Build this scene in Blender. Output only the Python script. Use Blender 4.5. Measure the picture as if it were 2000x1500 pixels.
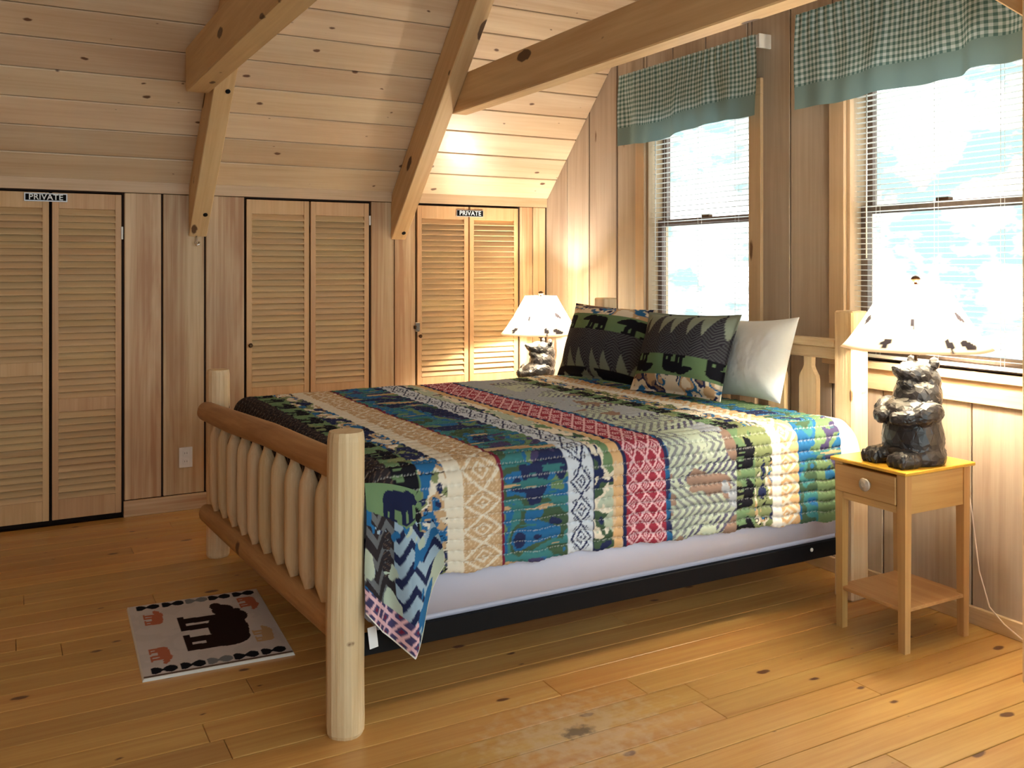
import bpy, bmesh, math, random
import numpy as np
from mathutils import Matrix, Vector, Euler

for o in list(bpy.data.objects):
    bpy.data.objects.remove(o, do_unlink=True)
SC = bpy.context.scene
COL = SC.collection
random.seed(7)
RNG = np.random.RandomState(11)

# ------------------------------------------------------------------ camera
CAM_H = 1.40
YAW = math.radians(28.92)
cam_d = bpy.data.cameras.new('camera')
cam_d.sensor_width = 36.0
cam_d.lens = 36.0 * 1792.0 / 2000.0
cam_d.shift_y = -0.115
cam_d.clip_start = 0.02
cam = bpy.data.objects.new('camera', cam_d)
cam.location = (0, 0, CAM_H)
cam.rotation_euler = (math.pi / 2, 0, -YAW)
COL.objects.link(cam)
SC.camera = cam

# ------------------------------------------------------------------ world: pale overcast sky seen through bright leaves
W = bpy.data.worlds.new('world'); SC.world = W; W.use_nodes = True
nt = W.node_tree; nt.nodes.clear()
wo = nt.nodes.new('ShaderNodeOutputWorld'); bg = nt.nodes.new('ShaderNodeBackground')
tc = nt.nodes.new('ShaderNodeTexCoord'); mp = nt.nodes.new('ShaderNodeMapping')
mp.inputs['Scale'].default_value = (1, 1, 1.6)
nz = nt.nodes.new('ShaderNodeTexNoise'); nz.inputs['Scale'].default_value = 13.0
nz.inputs['Detail'].default_value = 5.0; nz.inputs['Roughness'].default_value = 0.6
cr = nt.nodes.new('ShaderNodeValToRGB')
cr.color_ramp.elements[0].position = 0.45; cr.color_ramp.elements[0].color = (0.105, 0.16, 0.155, 1)
cr.color_ramp.elements[1].position = 0.66; cr.color_ramp.elements[1].color = (0.93, 0.98, 1.0, 1)
nt.links.new(tc.outputs['Generated'], mp.inputs['Vector']); nt.links.new(mp.outputs['Vector'], nz.inputs['Vector'])
nt.links.new(nz.outputs['Fac'], cr.inputs['Fac']); nt.links.new(cr.outputs['Color'], bg.inputs['Color'])
bg.inputs['Strength'].default_value = 1.0
nt.links.new(bg.outputs['Background'], wo.inputs['Surface'])

SC.view_settings.view_transform = 'Standard'
SC.view_settings.look = 'None'
SC.view_settings.gamma = 1.0
SC.view_settings.use_curve_mapping = False
SC.view_settings.exposure = 2.85

# ------------------------------------------------------------------ helpers
def lin(r, g, b):
    def f(c):
        c = c / 255.0
        return c / 12.92 if c <= 0.04045 else ((c + 0.055) / 1.055) ** 2.4
    return (f(r), f(g), f(b))

WM = {}
def link(name, data, mat=None, parent=None, M=None):
    o = bpy.data.objects.new(name, data)
    COL.objects.link(o)
    if mat is not None and data is not None and hasattr(data, 'materials') and len(data.materials) == 0:
        data.materials.append(mat)
    M = M.copy() if M is not None else Matrix.Identity(4)
    if parent is not None:
        o.parent = parent
        o.matrix_basis = WM[parent.name].inverted() @ M
    else:
        o.matrix_basis = M
    WM[o.name] = M
    return o

def tag(o, label=None, cat=None, group=None, kind=None):
    if label: o['label'] = label
    if cat: o['category'] = cat
    if group: o['group'] = group
    if kind: o['kind'] = kind
    return o

def thing(name, label, cat, loc, rz=0.0, group=None, kind=None):
    M = Matrix.Translation(Vector(loc)) @ Matrix.Rotation(rz, 4, 'Z')
    o = link(name, None, None, None, M)
    o.empty_display_size = 0.1
    return tag(o, label, cat, group, kind)

def frame(origin, xdir, up):
    x = Vector(xdir).normalized()
    z = Vector(up); z = (z - x * z.dot(x)).normalized()
    y = z.cross(x)
    M = Matrix(((x.x, y.x, z.x, origin[0]), (x.y, y.y, z.y, origin[1]), (x.z, y.z, z.z, origin[2]), (0, 0, 0, 1)))
    return M

MESH = {}
def box_mesh(L, Wd, T, ch=0.0):
    """box centred on the origin, length on x, width on y, thickness on z, with chamfered edges"""
    key = ('box', round(L, 4), round(Wd, 4), round(T, 4), round(ch, 4))
    if key in MESH: return MESH[key]
    bm = bmesh.new()
    bmesh.ops.create_cube(bm, size=1.0)
    for v in bm.verts:
        v.co = Vector((v.co.x * L, v.co.y * Wd, v.co.z * T))
    if ch > 0:
        bmesh.ops.bevel(bm, geom=list(bm.edges), offset=ch, segments=1, affect='EDGES', clamp_overlap=True)
    me = bpy.data.meshes.new('box'); bm.to_mesh(me); bm.free()
    MESH[key] = me
    return me

MATMESH = {}
def box(name, mat, parent, c, L, Wd, T, xdir=(1, 0, 0), up=(0, 0, 1), ch=0.0):
    base = box_mesh(L, Wd, T, ch)
    k = (base.name, mat.name)
    if k not in MATMESH:
        me = base.copy(); me.materials.append(mat); MATMESH[k] = me
    return link(name, MATMESH[k], None, parent, frame(c, xdir, up))

def bar(name, mat, parent, p0, p1, w, t, up=(0, 0, 1), ch=0.0):
    p0 = Vector(p0); p1 = Vector(p1)
    return box(name, mat, parent, (p0 + p1) / 2, (p1 - p0).length, w, t, (p1 - p0), up, ch)

def wbox(name, mat, parent, x0, x1, y0, y1, z0, z1, ch=0.0, grain='auto'):
    """world aligned box; local x follows its longest side"""
    d = [abs(x1 - x0), abs(y1 - y0), abs(z1 - z0)]
    c = ((x0 + x1) / 2, (y0 + y1) / 2, (z0 + z1) / 2)
    g = grain if grain != 'auto' else 'xyz'[d.index(max(d))]
    if g == 'x': return box(name, mat, parent, c, d[0], d[1], d[2], (1, 0, 0), (0, 0, 1), ch)
    if g == 'y': return box(name, mat, parent, c, d[1], d[0], d[2], (0, 1, 0), (0, 0, 1), ch)
    return box(name, mat, parent, c, d[2], d[1], d[0], (0, 0, 1), (1, 0, 0), ch)

def mesh_from(name, verts, faces, smooth=False):
    me = bpy.data.meshes.new(name)
    me.from_pydata([tuple(v) for v in verts], [], [tuple(f) for f in faces])
    me.update()
    if smooth:
        me.polygons.foreach_set('use_smooth', [True] * len(me.polygons))
    return me

def lathe(profile, n=24, smooth=True, wob=0.0, seed=0, cap=True, flat=0.0):
    """profile: (x along axis, radius); axis on local x"""
    rs = np.random.RandomState(seed)
    V = []; F = []
    ph = rs.rand(4) * 6.28
    for i, (x, r) in enumerate(profile):
        ox = wob * math.sin(3.1 * x + ph[0]); oy = wob * math.sin(2.6 * x + ph[1])
        for k in range(n):
            a = 2 * math.pi * k / n
            rr = r * (1 + flat * (0.5 * math.sin(3 * a + ph[2] + 2 * x) + 0.5 * math.sin(5 * a + ph[3] - 3 * x)))
            V.append((x, ox + rr * math.cos(a), oy + rr * math.sin(a)))
    m = len(profile)
    for i in range(m - 1):
        for k in range(n):
            k2 = (k + 1) % n
            F.append((i * n + k, i * n + k2, (i + 1) * n + k2, (i + 1) * n + k))
    if cap:
        F.append(tuple(range(n - 1, -1, -1)))
        F.append(tuple((m - 1) * n + k for k in range(n)))
    me = mesh_from('lathe', V, F, smooth)
    if smooth and cap:
        me.polygons[-1].use_smooth = False; me.polygons[-2].use_smooth = False
    return me

def log(name, mat, parent, p0, p1, prof, n=20, wob=0.0, seed=0, flat=0.0, smooth=True):
    """prof: (fraction, radius)"""
    p0 = Vector(p0); p1 = Vector(p1); L = (p1 - p0).length
    me = lathe([(f * L, r) for f, r in prof], n, smooth, wob, seed, True, flat)
    up = (0, 0, 1) if abs((p1 - p0).normalized().z) < 0.9 else (1, 0, 0)
    return link(name, me, mat, parent, frame(p0, p1 - p0, up))

def tube_mesh(pts, r, n=8):
    pts = [Vector(p) for p in pts]
    V = []; F = []
    for i, p in enumerate(pts):
        d = (pts[min(i + 1, len(pts) - 1)] - pts[max(i - 1, 0)]).normalized()
        a = d.orthogonal().normalized() if i == 0 else (a - d * a.dot(d)).normalized()
        b = d.cross(a)
        for k in range(n):
            t = 2 * math.pi * k / n
            V.append(p + (a * math.cos(t) + b * math.sin(t)) * r)
    for i in range(len(pts) - 1):
        for k in range(n):
            k2 = (k + 1) % n
            F.append((i * n + k, i * n + k2, (i + 1) * n + k2, (i + 1) * n + k))
    F.append(tuple(range(n - 1, -1, -1))); F.append(tuple((len(pts) - 1) * n + k for k in range(n)))
    return mesh_from('tube', V, F, True)

# ------------------------------------------------------------------ materials
def new_mat(name):
    m = bpy.data.materials.new(name); m.use_nodes = True
    return m, m.node_tree, m.node_tree.nodes['Principled BSDF']

def plain(name, rgb, rough=0.5, metal=0.0, noise=0.0, nscale=40.0, spec=0.5):
    m, t, p = new_mat(name)
    p.inputs['Base Color'].default_value = (*rgb, 1); p.inputs['Roughness'].default_value = rough
    p.inputs['Metallic'].default_value = metal; p.inputs['Specular IOR Level'].default_value = spec
    if noise > 0:
        tc = t.nodes.new('ShaderNodeTexCoord'); n = t.nodes.new('ShaderNodeTexNoise'); n.inputs['Scale'].default_value = nscale
        hs = t.nodes.new('ShaderNodeHueSaturation'); hs.inputs['Color'].default_value = (*rgb, 1)
        mr = t.nodes.new('ShaderNodeMapRange'); mr.inputs['To Min'].default_value = 1 - noise; mr.inputs['To Max'].default_value = 1 + noise
        t.links.new(tc.outputs['Object'], n.inputs['Vector']); t.links.new(n.outputs['Fac'], mr.inputs['Value'])
        t.links.new(mr.outputs['Result'], hs.inputs['Value']); t.links.new(hs.outputs['Color'], p.inputs['Base Color'])
    return m

def wood(name, light, dark, knot=None, rough=0.5, grain=(0.9, 13.0), kscale=(2.4, 6.0), kamt=0.35, krad=0.16,
         tint=0.2, hue=0.01, coat=0.0, spec=0.4, contrast=(0.32, 0.70), bump=0.04, kdim='2D'):
    m, t, p = new_mat(name)
    N = t.nodes; Lk = t.links
    tc = N.new('ShaderNodeTexCoord'); oi = N.new('ShaderNodeObjectInfo')
    rv = N.new('ShaderNodeVectorMath'); rv.operation = 'SCALE'; rv.inputs[0].default_value = (37.1, 91.7, 53.3)
    Lk.new(oi.outputs['Random'], rv.inputs['Scale'])
    ad = N.new('ShaderNodeVectorMath'); ad.operation = 'ADD'
    Lk.new(tc.outputs['Object'], ad.inputs[0]); Lk.new(rv.outputs['Vector'], ad.inputs[1])
    def noise(sx, sy, detail, dist):
        mp = N.new('ShaderNodeMapping'); mp.inputs['Scale'].default_value = (sx, sy, sy)
        nz = N.new('ShaderNodeTexNoise'); nz.inputs['Scale'].default_value = 1.0
        nz.inputs['Detail'].default_value = detail; nz.inputs['Roughness'].default_value = 0.6; nz.inputs['Distortion'].default_value = dist
        Lk.new(ad.outputs['Vector'], mp.inputs['Vector']); Lk.new(mp.outputs['Vector'], nz.inputs['Vector'])
        return nz
    n1 = noise(grain[0], grain[1], 4.0, 0.9)
    n2 = noise(grain[0] * 2.0, grain[1] * 7.0, 3.0, 0.3)
    mixn = N.new('ShaderNodeMath'); mixn.operation = 'MULTIPLY_ADD'; mixn.inputs[1].default_value = 0.35
    sc = N.new('ShaderNodeMath'); sc.operation = 'MULTIPLY'; sc.inputs[1].default_value = 0.65
    Lk.new(n1.outputs['Fac'], sc.inputs[0]); Lk.new(n2.outputs['Fac'], mixn.inputs[0]); Lk.new(sc.outputs['Value'], mixn.inputs[2])
    rp = N.new('ShaderNodeValToRGB')
    rp.color_ramp.elements[0].position = contrast[0]; rp.color_ramp.elements[0].color = (*dark, 1)
    rp.color_ramp.elements[1].position = contrast[1]; rp.color_ramp.elements[1].color = (*light, 1)
    Lk.new(mixn.outputs['Value'], rp.inputs['Fac'])
    hs = N.new('ShaderNodeHueSaturation')
    mv = N.new('ShaderNodeMapRange'); mv.inputs['To Min'].default_value = 1 - tint; mv.inputs['To Max'].default_value = 1 + tint
    Lk.new(oi.outputs['Random'], mv.inputs['Value']); Lk.new(mv.outputs['Result'], hs.inputs['Value'])
    fr = N.new('ShaderNodeMath'); fr.operation = 'MULTIPLY'; fr.inputs[1].default_value = 7.31
    f2 = N.new('ShaderNodeMath'); f2.operation = 'FRACT'
    Lk.new(oi.outputs['Random'], fr.inputs[0]); Lk.new(fr.outputs['Value'], f2.inputs[0])
    mh = N.new('ShaderNodeMapRange'); mh.inputs['To Min'].default_value = 0.5 - hue; mh.inputs['To Max'].default_value = 0.5 + hue
    Lk.new(f2.outputs['Value'], mh.inputs['Value']); Lk.new(mh.outputs['Result'], hs.inputs['Hue'])
    Lk.new(rp.outputs['Color'], hs.inputs['Color'])
    out = hs.outputs['Color']
    if knot is not None:
        mp = N.new('ShaderNodeMapping'); mp.inputs['Scale'].default_value = (kscale[0], kscale[1], kscale[1])
        vo = N.new('ShaderNodeTexVoronoi'); vo.inputs['Scale'].default_value = 1.0; vo.voronoi_dimensions = kdim
        wn = N.new('ShaderNodeTexNoise'); wn.inputs['Scale'].default_value = 22.0
        wm = N.new('ShaderNodeMix'); wm.data_type = 'VECTOR'; wm.inputs[0].default_value = 0.018
        Lk.new(ad.outputs['Vector'], wm.inputs[4]); Lk.new(ad.outputs['Vector'], wn.inputs['Vector']); Lk.new(wn.outputs['Color'], wm.inputs[5])
        Lk.new(wm.outputs[1], mp.inputs['Vector']); Lk.new(mp.outputs['Vector'], vo.inputs['Vector'])
        sp = N.new('ShaderNodeSeparateColor'); Lk.new(vo.outputs['Color'], sp.inputs['Color'])
        th = N.new('ShaderNodeMapRange'); th.inputs['From Min'].default_value = 1 - kamt; th.inputs['From Max'].default_value = 1.0
        th.inputs['To Min'].default_value = -0.02; th.inputs['To Max'].default_value = krad
        Lk.new(sp.outputs[0], th.inputs['Value'])
        su = N.new('ShaderNodeMath'); su.operation = 'SUBTRACT'; Lk.new(th.outputs['Result'], su.inputs[0]); Lk.new(vo.outputs['Distance'], su.inputs[1])
        ml = N.new('ShaderNodeMath'); ml.operation = 'MULTIPLY'; ml.inputs[1].default_value = 22.0; ml.use_clamp = True
        Lk.new(su.outputs['Value'], ml.inputs[0])
        mx = N.new('ShaderNodeMix'); mx.data_type = 'RGBA'
        mx.inputs[7].default_value = (*knot, 1)
        fk = N.new('ShaderNodeMath'); fk.operation = 'MULTIPLY'; fk.inputs[1].default_value = 0.9
        Lk.new(ml.outputs['Value'], fk.inputs[0])
        Lk.new(fk.outputs['Value'], mx.inputs[0]); Lk.new(out, mx.inputs[6])
        out = mx.outputs[2]
    Lk.new(out, p.inputs['Base Color'])
    p.inputs['Roughness'].default_value = rough
    p.inputs['Specular IOR Level'].default_value = spec
    p.inputs['Coat Weight'].default_value = coat; p.inputs['Coat Roughness'].default_value = 0.22
    if bump > 0:
        b = N.new('ShaderNodeBump'); b.inputs['Strength'].default_value = bump; b.inputs['Distance'].default_value = 0.01
        Lk.new(mixn.outputs['Value'], b.inputs['Height']); Lk.new(b.outputs['Normal'], p.inputs['Normal'])
    return m

def vcol(name, rough=0.9, fuzz=0.0, spec=0.2, weave=0.0):
    m, t, p = new_mat(name)
    a = t.nodes.new('ShaderNodeAttribute'); a.attribute_name = 'Col'
    t.links.new(a.outputs['Color'], p.inputs['Base Color'])
    p.inputs['Roughness'].default_value = rough; p.inputs['Specular IOR Level'].default_value = spec
    p.inputs['Sheen Weight'].default_value = fuzz
    if weave > 0:
        tc = t.nodes.new('ShaderNodeTexCoord'); n = t.nodes.new('ShaderNodeTexNoise'); n.inputs['Scale'].default_value = 400
        b = t.nodes.new('ShaderNodeBump'); b.inputs['Strength'].default_value = weave; b.inputs['Distance'].default_value = 0.002
        t.links.new(tc.outputs['Object'], n.inputs['Vector']); t.links.new(n.outputs['Fac'], b.inputs['Height']); t.links.new(b.outputs['Normal'], p.inputs['Normal'])
    return m

M = {}
M['ceil'] = wood('ceiling_pine', lin(226, 204, 174), lin(202, 170, 136), lin(84, 44, 24), 0.40, (0.7, 9), (5.2, 11.0), 0.30, 0.13, 0.10, 0.004, coat=0.25)
M['wallw'] = wood('wall_pine', lin(198, 184, 168), lin(166, 146, 127), lin(100, 66, 44), 0.5, (0.6, 8), (1.5, 6.0), 0.10, 0.17, 0.08, 0.004)
M['kneew'] = wood('knee_wall_pine', lin(216, 188, 152), lin(178, 134, 98), lin(88, 52, 30), 0.5, (0.5, 7), (1.6, 6.0), 0.14, 0.2, 0.10, 0.005, contrast=(0.40, 0.60))
M['floor'] = wood('floor_pine', lin(210, 168, 98), lin(180, 126, 62), lin(78, 30, 14), 0.38, (0.7, 11), (4.4, 9.5), 0.26, 0.15, 0.15, 0.006, coat=0.45, spec=0.4)
def add_wear(m, cx, cy):
    t = m.node_tree; N = t.nodes; Lk = t.links; p = N['Principled BSDF']
    src = p.inputs['Base Color'].links[0].from_socket
    g = N.new('ShaderNodeNewGeometry')
    def blob(c, scale, r, nsc):
        mp = N.new('ShaderNodeMapping'); mp.inputs['Location'].default_value = (-c[0] * scale[0], -c[1] * scale[1], 0); mp.inputs['Scale'].default_value = (scale[0], scale[1], 0)
        Lk.new(g.outputs['Position'], mp.inputs['Vector'])
        ln = N.new('ShaderNodeVectorMath'); ln.operation = 'LENGTH'; Lk.new(mp.outputs['Vector'], ln.inputs[0])
        nz = N.new('ShaderNodeTexNoise'); nz.inputs['Scale'].default_value = nsc; nz.inputs['Detail'].default_value = 6; Lk.new(g.outputs['Position'], nz.inputs['Vector'])
        a = N.new('ShaderNodeMath'); a.operation = 'MULTIPLY_ADD'; a.inputs[1].default_value = -1.0; a.inputs[2].default_value = r
        Lk.new(ln.outputs['Value'], a.inputs[0])
        b = N.new('ShaderNodeMath'); b.operation = 'MULTIPLY_ADD'; b.inputs[1].default_value = 0.9; Lk.new(nz.outputs['Fac'], b.inputs[0]); Lk.new(a.outputs[0], b.inputs[2])
        c2 = N.new('ShaderNodeMapRange'); c2.inputs['From Min'].default_value = 0.50; c2.inputs['From Max'].default_value = 0.75; Lk.new(b.outputs[0], c2.inputs['Value'])
        return c2.outputs['Result']
    for (c, sc, r, nsc, col, amt) in (((cx, cy), (0.9, 1.3), 0.36, 26, lin(206, 182, 150), 0.55), ((cx, cy + 0.01), (7, 12), 0.5, 40, lin(70, 62, 56), 0.75)):
        mx = N.new('ShaderNodeMix'); mx.data_type = 'RGBA'; mx.inputs[7].default_value = (*col, 1)
        f = N.new('ShaderNodeMath'); f.operation = 'MULTIPLY'; f.inputs[1].default_value = amt; Lk.new(blob(c, sc, r, nsc), f.inputs[0])
        Lk.new(f.outputs[0], mx.inputs[0]); Lk.new(src, mx.inputs[6]); src = mx.outputs[2]
    Lk.new(src, p.inputs['Base Color'])
add_wear(M['floor'], 1.51, 2.31)
M['floorbase'] = plain('floor_joint', lin(70, 40, 20), 0.8, noise=0.1)
M['beam'] = wood('beam_timber', lin(224, 196, 150), lin(190, 152, 108), lin(70, 40, 24), 0.55, (0.6, 6), (4.0, 10.0), 0.45, 0.30, 0.08, 0.006, kdim='3D')
M['louver'] = wood('louver_pine', lin(224, 194, 150), lin(204, 166, 122), None, 0.5, (1.0, 20), tint=0.06, hue=0.005)
M['doorframe'] = wood('door_pine', lin(224, 186, 140), lin(200, 156, 110), lin(90, 52, 28), 0.5, (0.8, 14), (3, 9), 0.15, 0.15, 0.05, 0.004)
M['casing'] = wood('casing_pine', lin(218, 192, 158), lin(192, 160, 124), lin(100, 66, 42), 0.45, (0.8, 12), (2, 8), 0.15, 0.15, 0.06, 0.004)
M['sash'] = wood('sash_brown', lin(128, 106, 94), lin(98, 78, 68), None, 0.5, (1, 16), tint=0.05)
M['log'] = wood('peeled_log', lin(234, 212, 174), lin(206, 174, 130), lin(110, 72, 46), 0.55, (1.2, 22), (5.0, 16.0), 0.12, 0.16, 0.07, 0.006, bump=0.35)
M['raillog'] = wood('rail_log', lin(202, 162, 110), lin(152, 110, 66), lin(80, 46, 24), 0.5, (1.4, 12), (3.2, 11.0), 0.2, 0.2, 0.05, 0.008, bump=0.1)
M['nswood'] = wood('nightstand_wood', lin(204, 164, 108), lin(178, 134, 80), None, 0.42, (0.9, 18), tint=0.04)
M['nstop_lamplit'] = wood('nightstand_top_lamplit', lin(228, 176, 66), lin(206, 150, 46), None, 0.32, (0.9, 16), tint=0.03, coat=0.3)  # vivid yellow of the lamp's light is put into the wood colour
M['core'] = plain('wall_core_dark', lin(52, 32, 22), 0.9, noise=0.15)
M['plainwall'] = plain('plain_wall_pine', lin(196, 152, 112), 0.7, noise=0.1, nscale=6)  # even pine tone for the walls and slope out of view
M['white'] = plain('white_plastic', lin(232, 230, 224), 0.4, noise=0.02)
M['slat'] = plain('blind_slat', lin(240, 240, 236), 0.45, noise=0.02)
M['black'] = plain('black_steel', lin(16, 16, 19), 0.6, 0.0, noise=0.1, spec=0.15)
M['chrome'] = plain('chrome', lin(220, 220, 222), 0.2, 1.0, noise=0.03)
M['brass'] = plain('dark_bronze', lin(84, 60, 40), 0.35, 0.9, noise=0.05)
M['spring'] = plain('box_spring_cover', lin(212, 212, 232), 0.9, noise=0.03, nscale=8)
M['mattress'] = plain('mattress_cover', lin(226, 226, 232), 0.9, noise=0.03)
M['sheet'] = plain('white_sheet', lin(238, 240, 244), 0.9, noise=0.02)
M['quilt'] = vcol('quilt_cloth', 0.9, 0.0, 0.08, weave=0.15)
M['sham'] = vcol('sham_cloth', 0.9, 0.0, 0.08, weave=0.15)
M['rug'] = vcol('rug_pile', 0.95, 0.0, 0.05, weave=0.5)
M['pillow'] = plain('white_pillowcase', lin(242, 246, 248), 0.85, noise=0.02)
M['sign'] = plain('sign_black', lin(10, 10, 12), 0.7, noise=0.05, spec=0.1)
M['signrim'] = plain('sign_silver', lin(200, 200, 205), 0.35, 0.2, noise=0.03)
M['letter'] = plain('sign_letter_white', lin(235, 240, 242), 0.5, noise=0.01)
M['plate'] = plain('outlet_white', lin(235, 235, 240), 0.4, noise=0.01)
M['slot'] = plain('outlet_slot', lin(40, 40, 44), 0.6, noise=0.01)
M['cord'] = plain('white_cord', lin(225, 205, 190), 0.5, noise=0.02)
M['knobm'] = plain('pewter_knob', lin(186, 172, 158), 0.4, 0.2, noise=0.1)

def glass_mat():
    m, t, p = new_mat('window_glass')
    t.nodes.remove(p)
    out = t.nodes['Material Output']
    tr = t.nodes.new('ShaderNodeBsdfTransparent'); gl = t.nodes.new('ShaderNodeBsdfGlossy'); gl.inputs['Roughness'].default_value = 0.02
    mx = t.nodes.new('ShaderNodeMixShader'); mx.inputs[0].default_value = 0.05
    t.links.new(tr.outputs[0], mx.inputs[1]); t.links.new(gl.outputs[0], mx.inputs[2]); t.links.new(mx.outputs[0], out.inputs['Surface'])
    return m
M['glass'] = glass_mat()

def shade_mat():
    m, t, p = new_mat('lamp_shade_paper')
    out = t.nodes['Material Output']
    a = t.nodes.new('ShaderNodeAttribute'); a.attribute_name = 'Col'
    p.inputs['Roughness'].default_value = 0.9
    tl = t.nodes.new('ShaderNodeBsdfTranslucent'); mx = t.nodes.new('ShaderNodeMixShader'); mx.inputs[0].default_value = 0.22
    t.links.new(a.outputs['Color'], p.inputs['Base Color']); t.links.new(a.outputs['Color'], tl.inputs['Color'])
    t.links.new(p.outputs[0], mx.inputs[1]); t.links.new(tl.outputs[0], mx.inputs[2]); t.links.new(mx.outputs[0], out.inputs['Surface'])
    return m
M['shade'] = shade_mat()

def bulb_mat():
    m, t, p = new_mat('lit_bulb')
    p.inputs['Emission Color'].default_value = (1.0, 0.82, 0.58, 1); p.inputs['Emission Strength'].default_value = 6.0
    return m
M['bulb'] = bulb_mat()

def bear_mat():
    m, t, p = new_mat('carved_bear')
    tc = t.nodes.new('ShaderNodeTexCoord'); n = t.nodes.new('ShaderNodeTexNoise'); n.inputs['Scale'].default_value = 30; n.inputs['Detail'].default_value = 4
    mp = t.nodes.new('ShaderNodeMapping'); mp.inputs['Scale'].default_value = (1.5, 1.5, 0.5)
    r = t.nodes.new('ShaderNodeValToRGB')
    r.color_ramp.elements[0].position = 0.38; r.color_ramp.elements[0].color = (*lin(18, 19, 25), 1)
    r.color_ramp.elements[1].position = 0.72; r.color_ramp.elements[1].color = (*lin(54, 52, 56), 1)
    t.links.new(tc.outputs['Object'], mp.inputs['Vector']); t.links.new(mp.outputs['Vector'], n.inputs['Vector']); t.links.new(n.outputs['Fac'], r.inputs['Fac'])
    t.links.new(r.outputs['Color'], p.inputs['Base Color'])
    p.inputs['Roughness'].default_value = 0.38; p.inputs['Specular IOR Level'].default_value = 0.7
    return m
M['bear'] = bear_mat()

def gingham_mat():
    m, t, p = new_mat('gingham_cloth')
    N = t.nodes; Lk = t.links
    uv = N.new('ShaderNodeUVMap'); uv.uv_map = 'UVMap'
    sp = N.new('ShaderNodeSeparateXYZ'); Lk.new(uv.outputs['UV'], sp.inputs['Vector'])
    def stripe(sock):
        a = N.new('ShaderNodeMath'); a.operation = 'MULTIPLY'; a.inputs[1].default_value = 1 / 0.026; Lk.new(sock, a.inputs[0])
        b = N.new('ShaderNodeMath'); b.operation = 'FRACT'; Lk.new(a.outputs[0], b.inputs[0])
        c = N.new('ShaderNodeMath'); c.operation = 'GREATER_THAN'; c.inputs[1].default_value = 0.5; Lk.new(b.outputs[0], c.inputs[0])
        return c.outputs[0]
    s = N.new('ShaderNodeMath'); s.operation = 'ADD'; Lk.new(stripe(sp.outputs['X']), s.inputs[0]); Lk.new(stripe(sp.outputs['Y']), s.inputs[1])
    h = N.new('ShaderNodeMath'); h.operation = 'MULTIPLY'; h.inputs[1].default_value = 0.5; Lk.new(s.outputs[0], h.inputs[0])
    rp = N.new('ShaderNodeValToRGB'); rp.color_ramp.interpolation = 'CONSTANT'
    e = rp.color_ramp.elements
    e[0].position = 0; e[0].color = (*lin(92, 128, 126), 1); e[1].position = 0.4; e[1].color = (*lin(158, 186, 186), 1)
    e3 = e.new(0.9); e3.color = (*lin(218, 234, 238), 1)
    Lk.new(h.outputs[0], rp.inputs['Fac'])
    bd = N.new('ShaderNodeMath'); bd.operation = 'LESS_THAN'; bd.inputs[1].default_value = 0.105; Lk.new(sp.outputs['Y'], bd.inputs[0])
    mx = N.new('ShaderNodeMix'); mx.data_type = 'RGBA'; mx.inputs[7].default_value = (*lin(132, 160, 160), 1)
    Lk.new(bd.outputs[0], mx.inputs[0]); Lk.new(rp.outputs['Color'], mx.inputs[6])
    tl = N.new('ShaderNodeBsdfTranslucent'); ms = N.new('ShaderNodeMixShader'); ms.inputs[0].default_value = 0.3
    Lk.new(mx.outputs[2], p.inputs['Base Color']); Lk.new(mx.outputs[2], tl.inputs['Color']); p.inputs['Roughness'].default_value = 0.9
    Lk.new(p.outputs[0], ms.inputs[1]); Lk.new(tl.outputs[0], ms.inputs[2]); Lk.new(ms.outputs[0], N['Material Output'].inputs['Surface'])
    return m
M['gingham'] = gingham_mat()

# ------------------------------------------------------------------ room dimensions
XW, YK, HK = 3.326, 5.528, 1.845
XL, YO = -1.8, -1.4           # far gable, open side of the loft behind the camera
YR = 1.4                       # ridge
def ceil_z(y): return HK + (YK - y) if y > YR else HK + (YK - YR) - (YR - y)
ZR = ceil_z(YR)

# floor -------------------------------------------------------------
floor = wbox('floor', M['floorbase'], None, XL - 0.15, XW + 0.15, YO, YK + 0.15, -0.12, -0.021)
tag(floor, kind='structure')
PITCH = 0.1255
y = 2.04 - PITCH * 28
row = 0
while y < YK - 0.02:
    y1 = min(y + PITCH, YK)
    xs = [XL]
    x = XL + random.uniform(0.6, 2.6)
    while x < XW - 0.5:
        xs.append(x); x += random.uniform(2.0, 3.4)
    xs.append(XW)
    for a, b in zip(xs[:-1], xs[1:]):
        wbox('plank', M['floor'], floor, a + 0.0008, b - 0.0008, y + 0.0017, y1 - 0.0017, -0.02, 0.0, 0.0016, 'x')
    y = y1; row += 1

# ceiling -------------------------------------------------------------
d45 = math.sqrt(0.5)
def slab(name, mat, y0, z0, y1, z1, x0, x1, off, th, parent=None):
    n = Vector((0, -(z1 - z0), (y1 - y0))).normalized()
    if n.z < 0: n = -n
    V = []
    for (yy, zz) in ((y0, z0), (y1, z1)):
        for xx in (x0, x1):
            for o in (off, off + th):
                V.append((xx, yy + n.y * o, zz + n.z * o))
    F = [(0, 2, 6, 4), (1, 5, 7, 3), (0, 1, 3, 2), (4, 6, 7, 5), (0, 4, 5, 1), (2, 3, 7, 6)]
    return link(name, mesh_from(name, V, F), mat, parent)
ceiling = slab('ceiling', M['core'], YK + 0.16, HK - 0.16, YR, ZR, XL - 0.15, XW + 0.15, 0.021, 0.05)
tag(ceiling, kind='structure')
ceiling2 = slab('ceiling', M['plainwall'], YO, ceil_z(YO), YR, ZR, XL - 0.15, XW + 0.15, 0.0, 0.05)
tag(ceiling2, kind='structure')
CP = 0.1735
slope_len = (YK - YR) / d45
k = 0
s0 = 0.035
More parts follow.
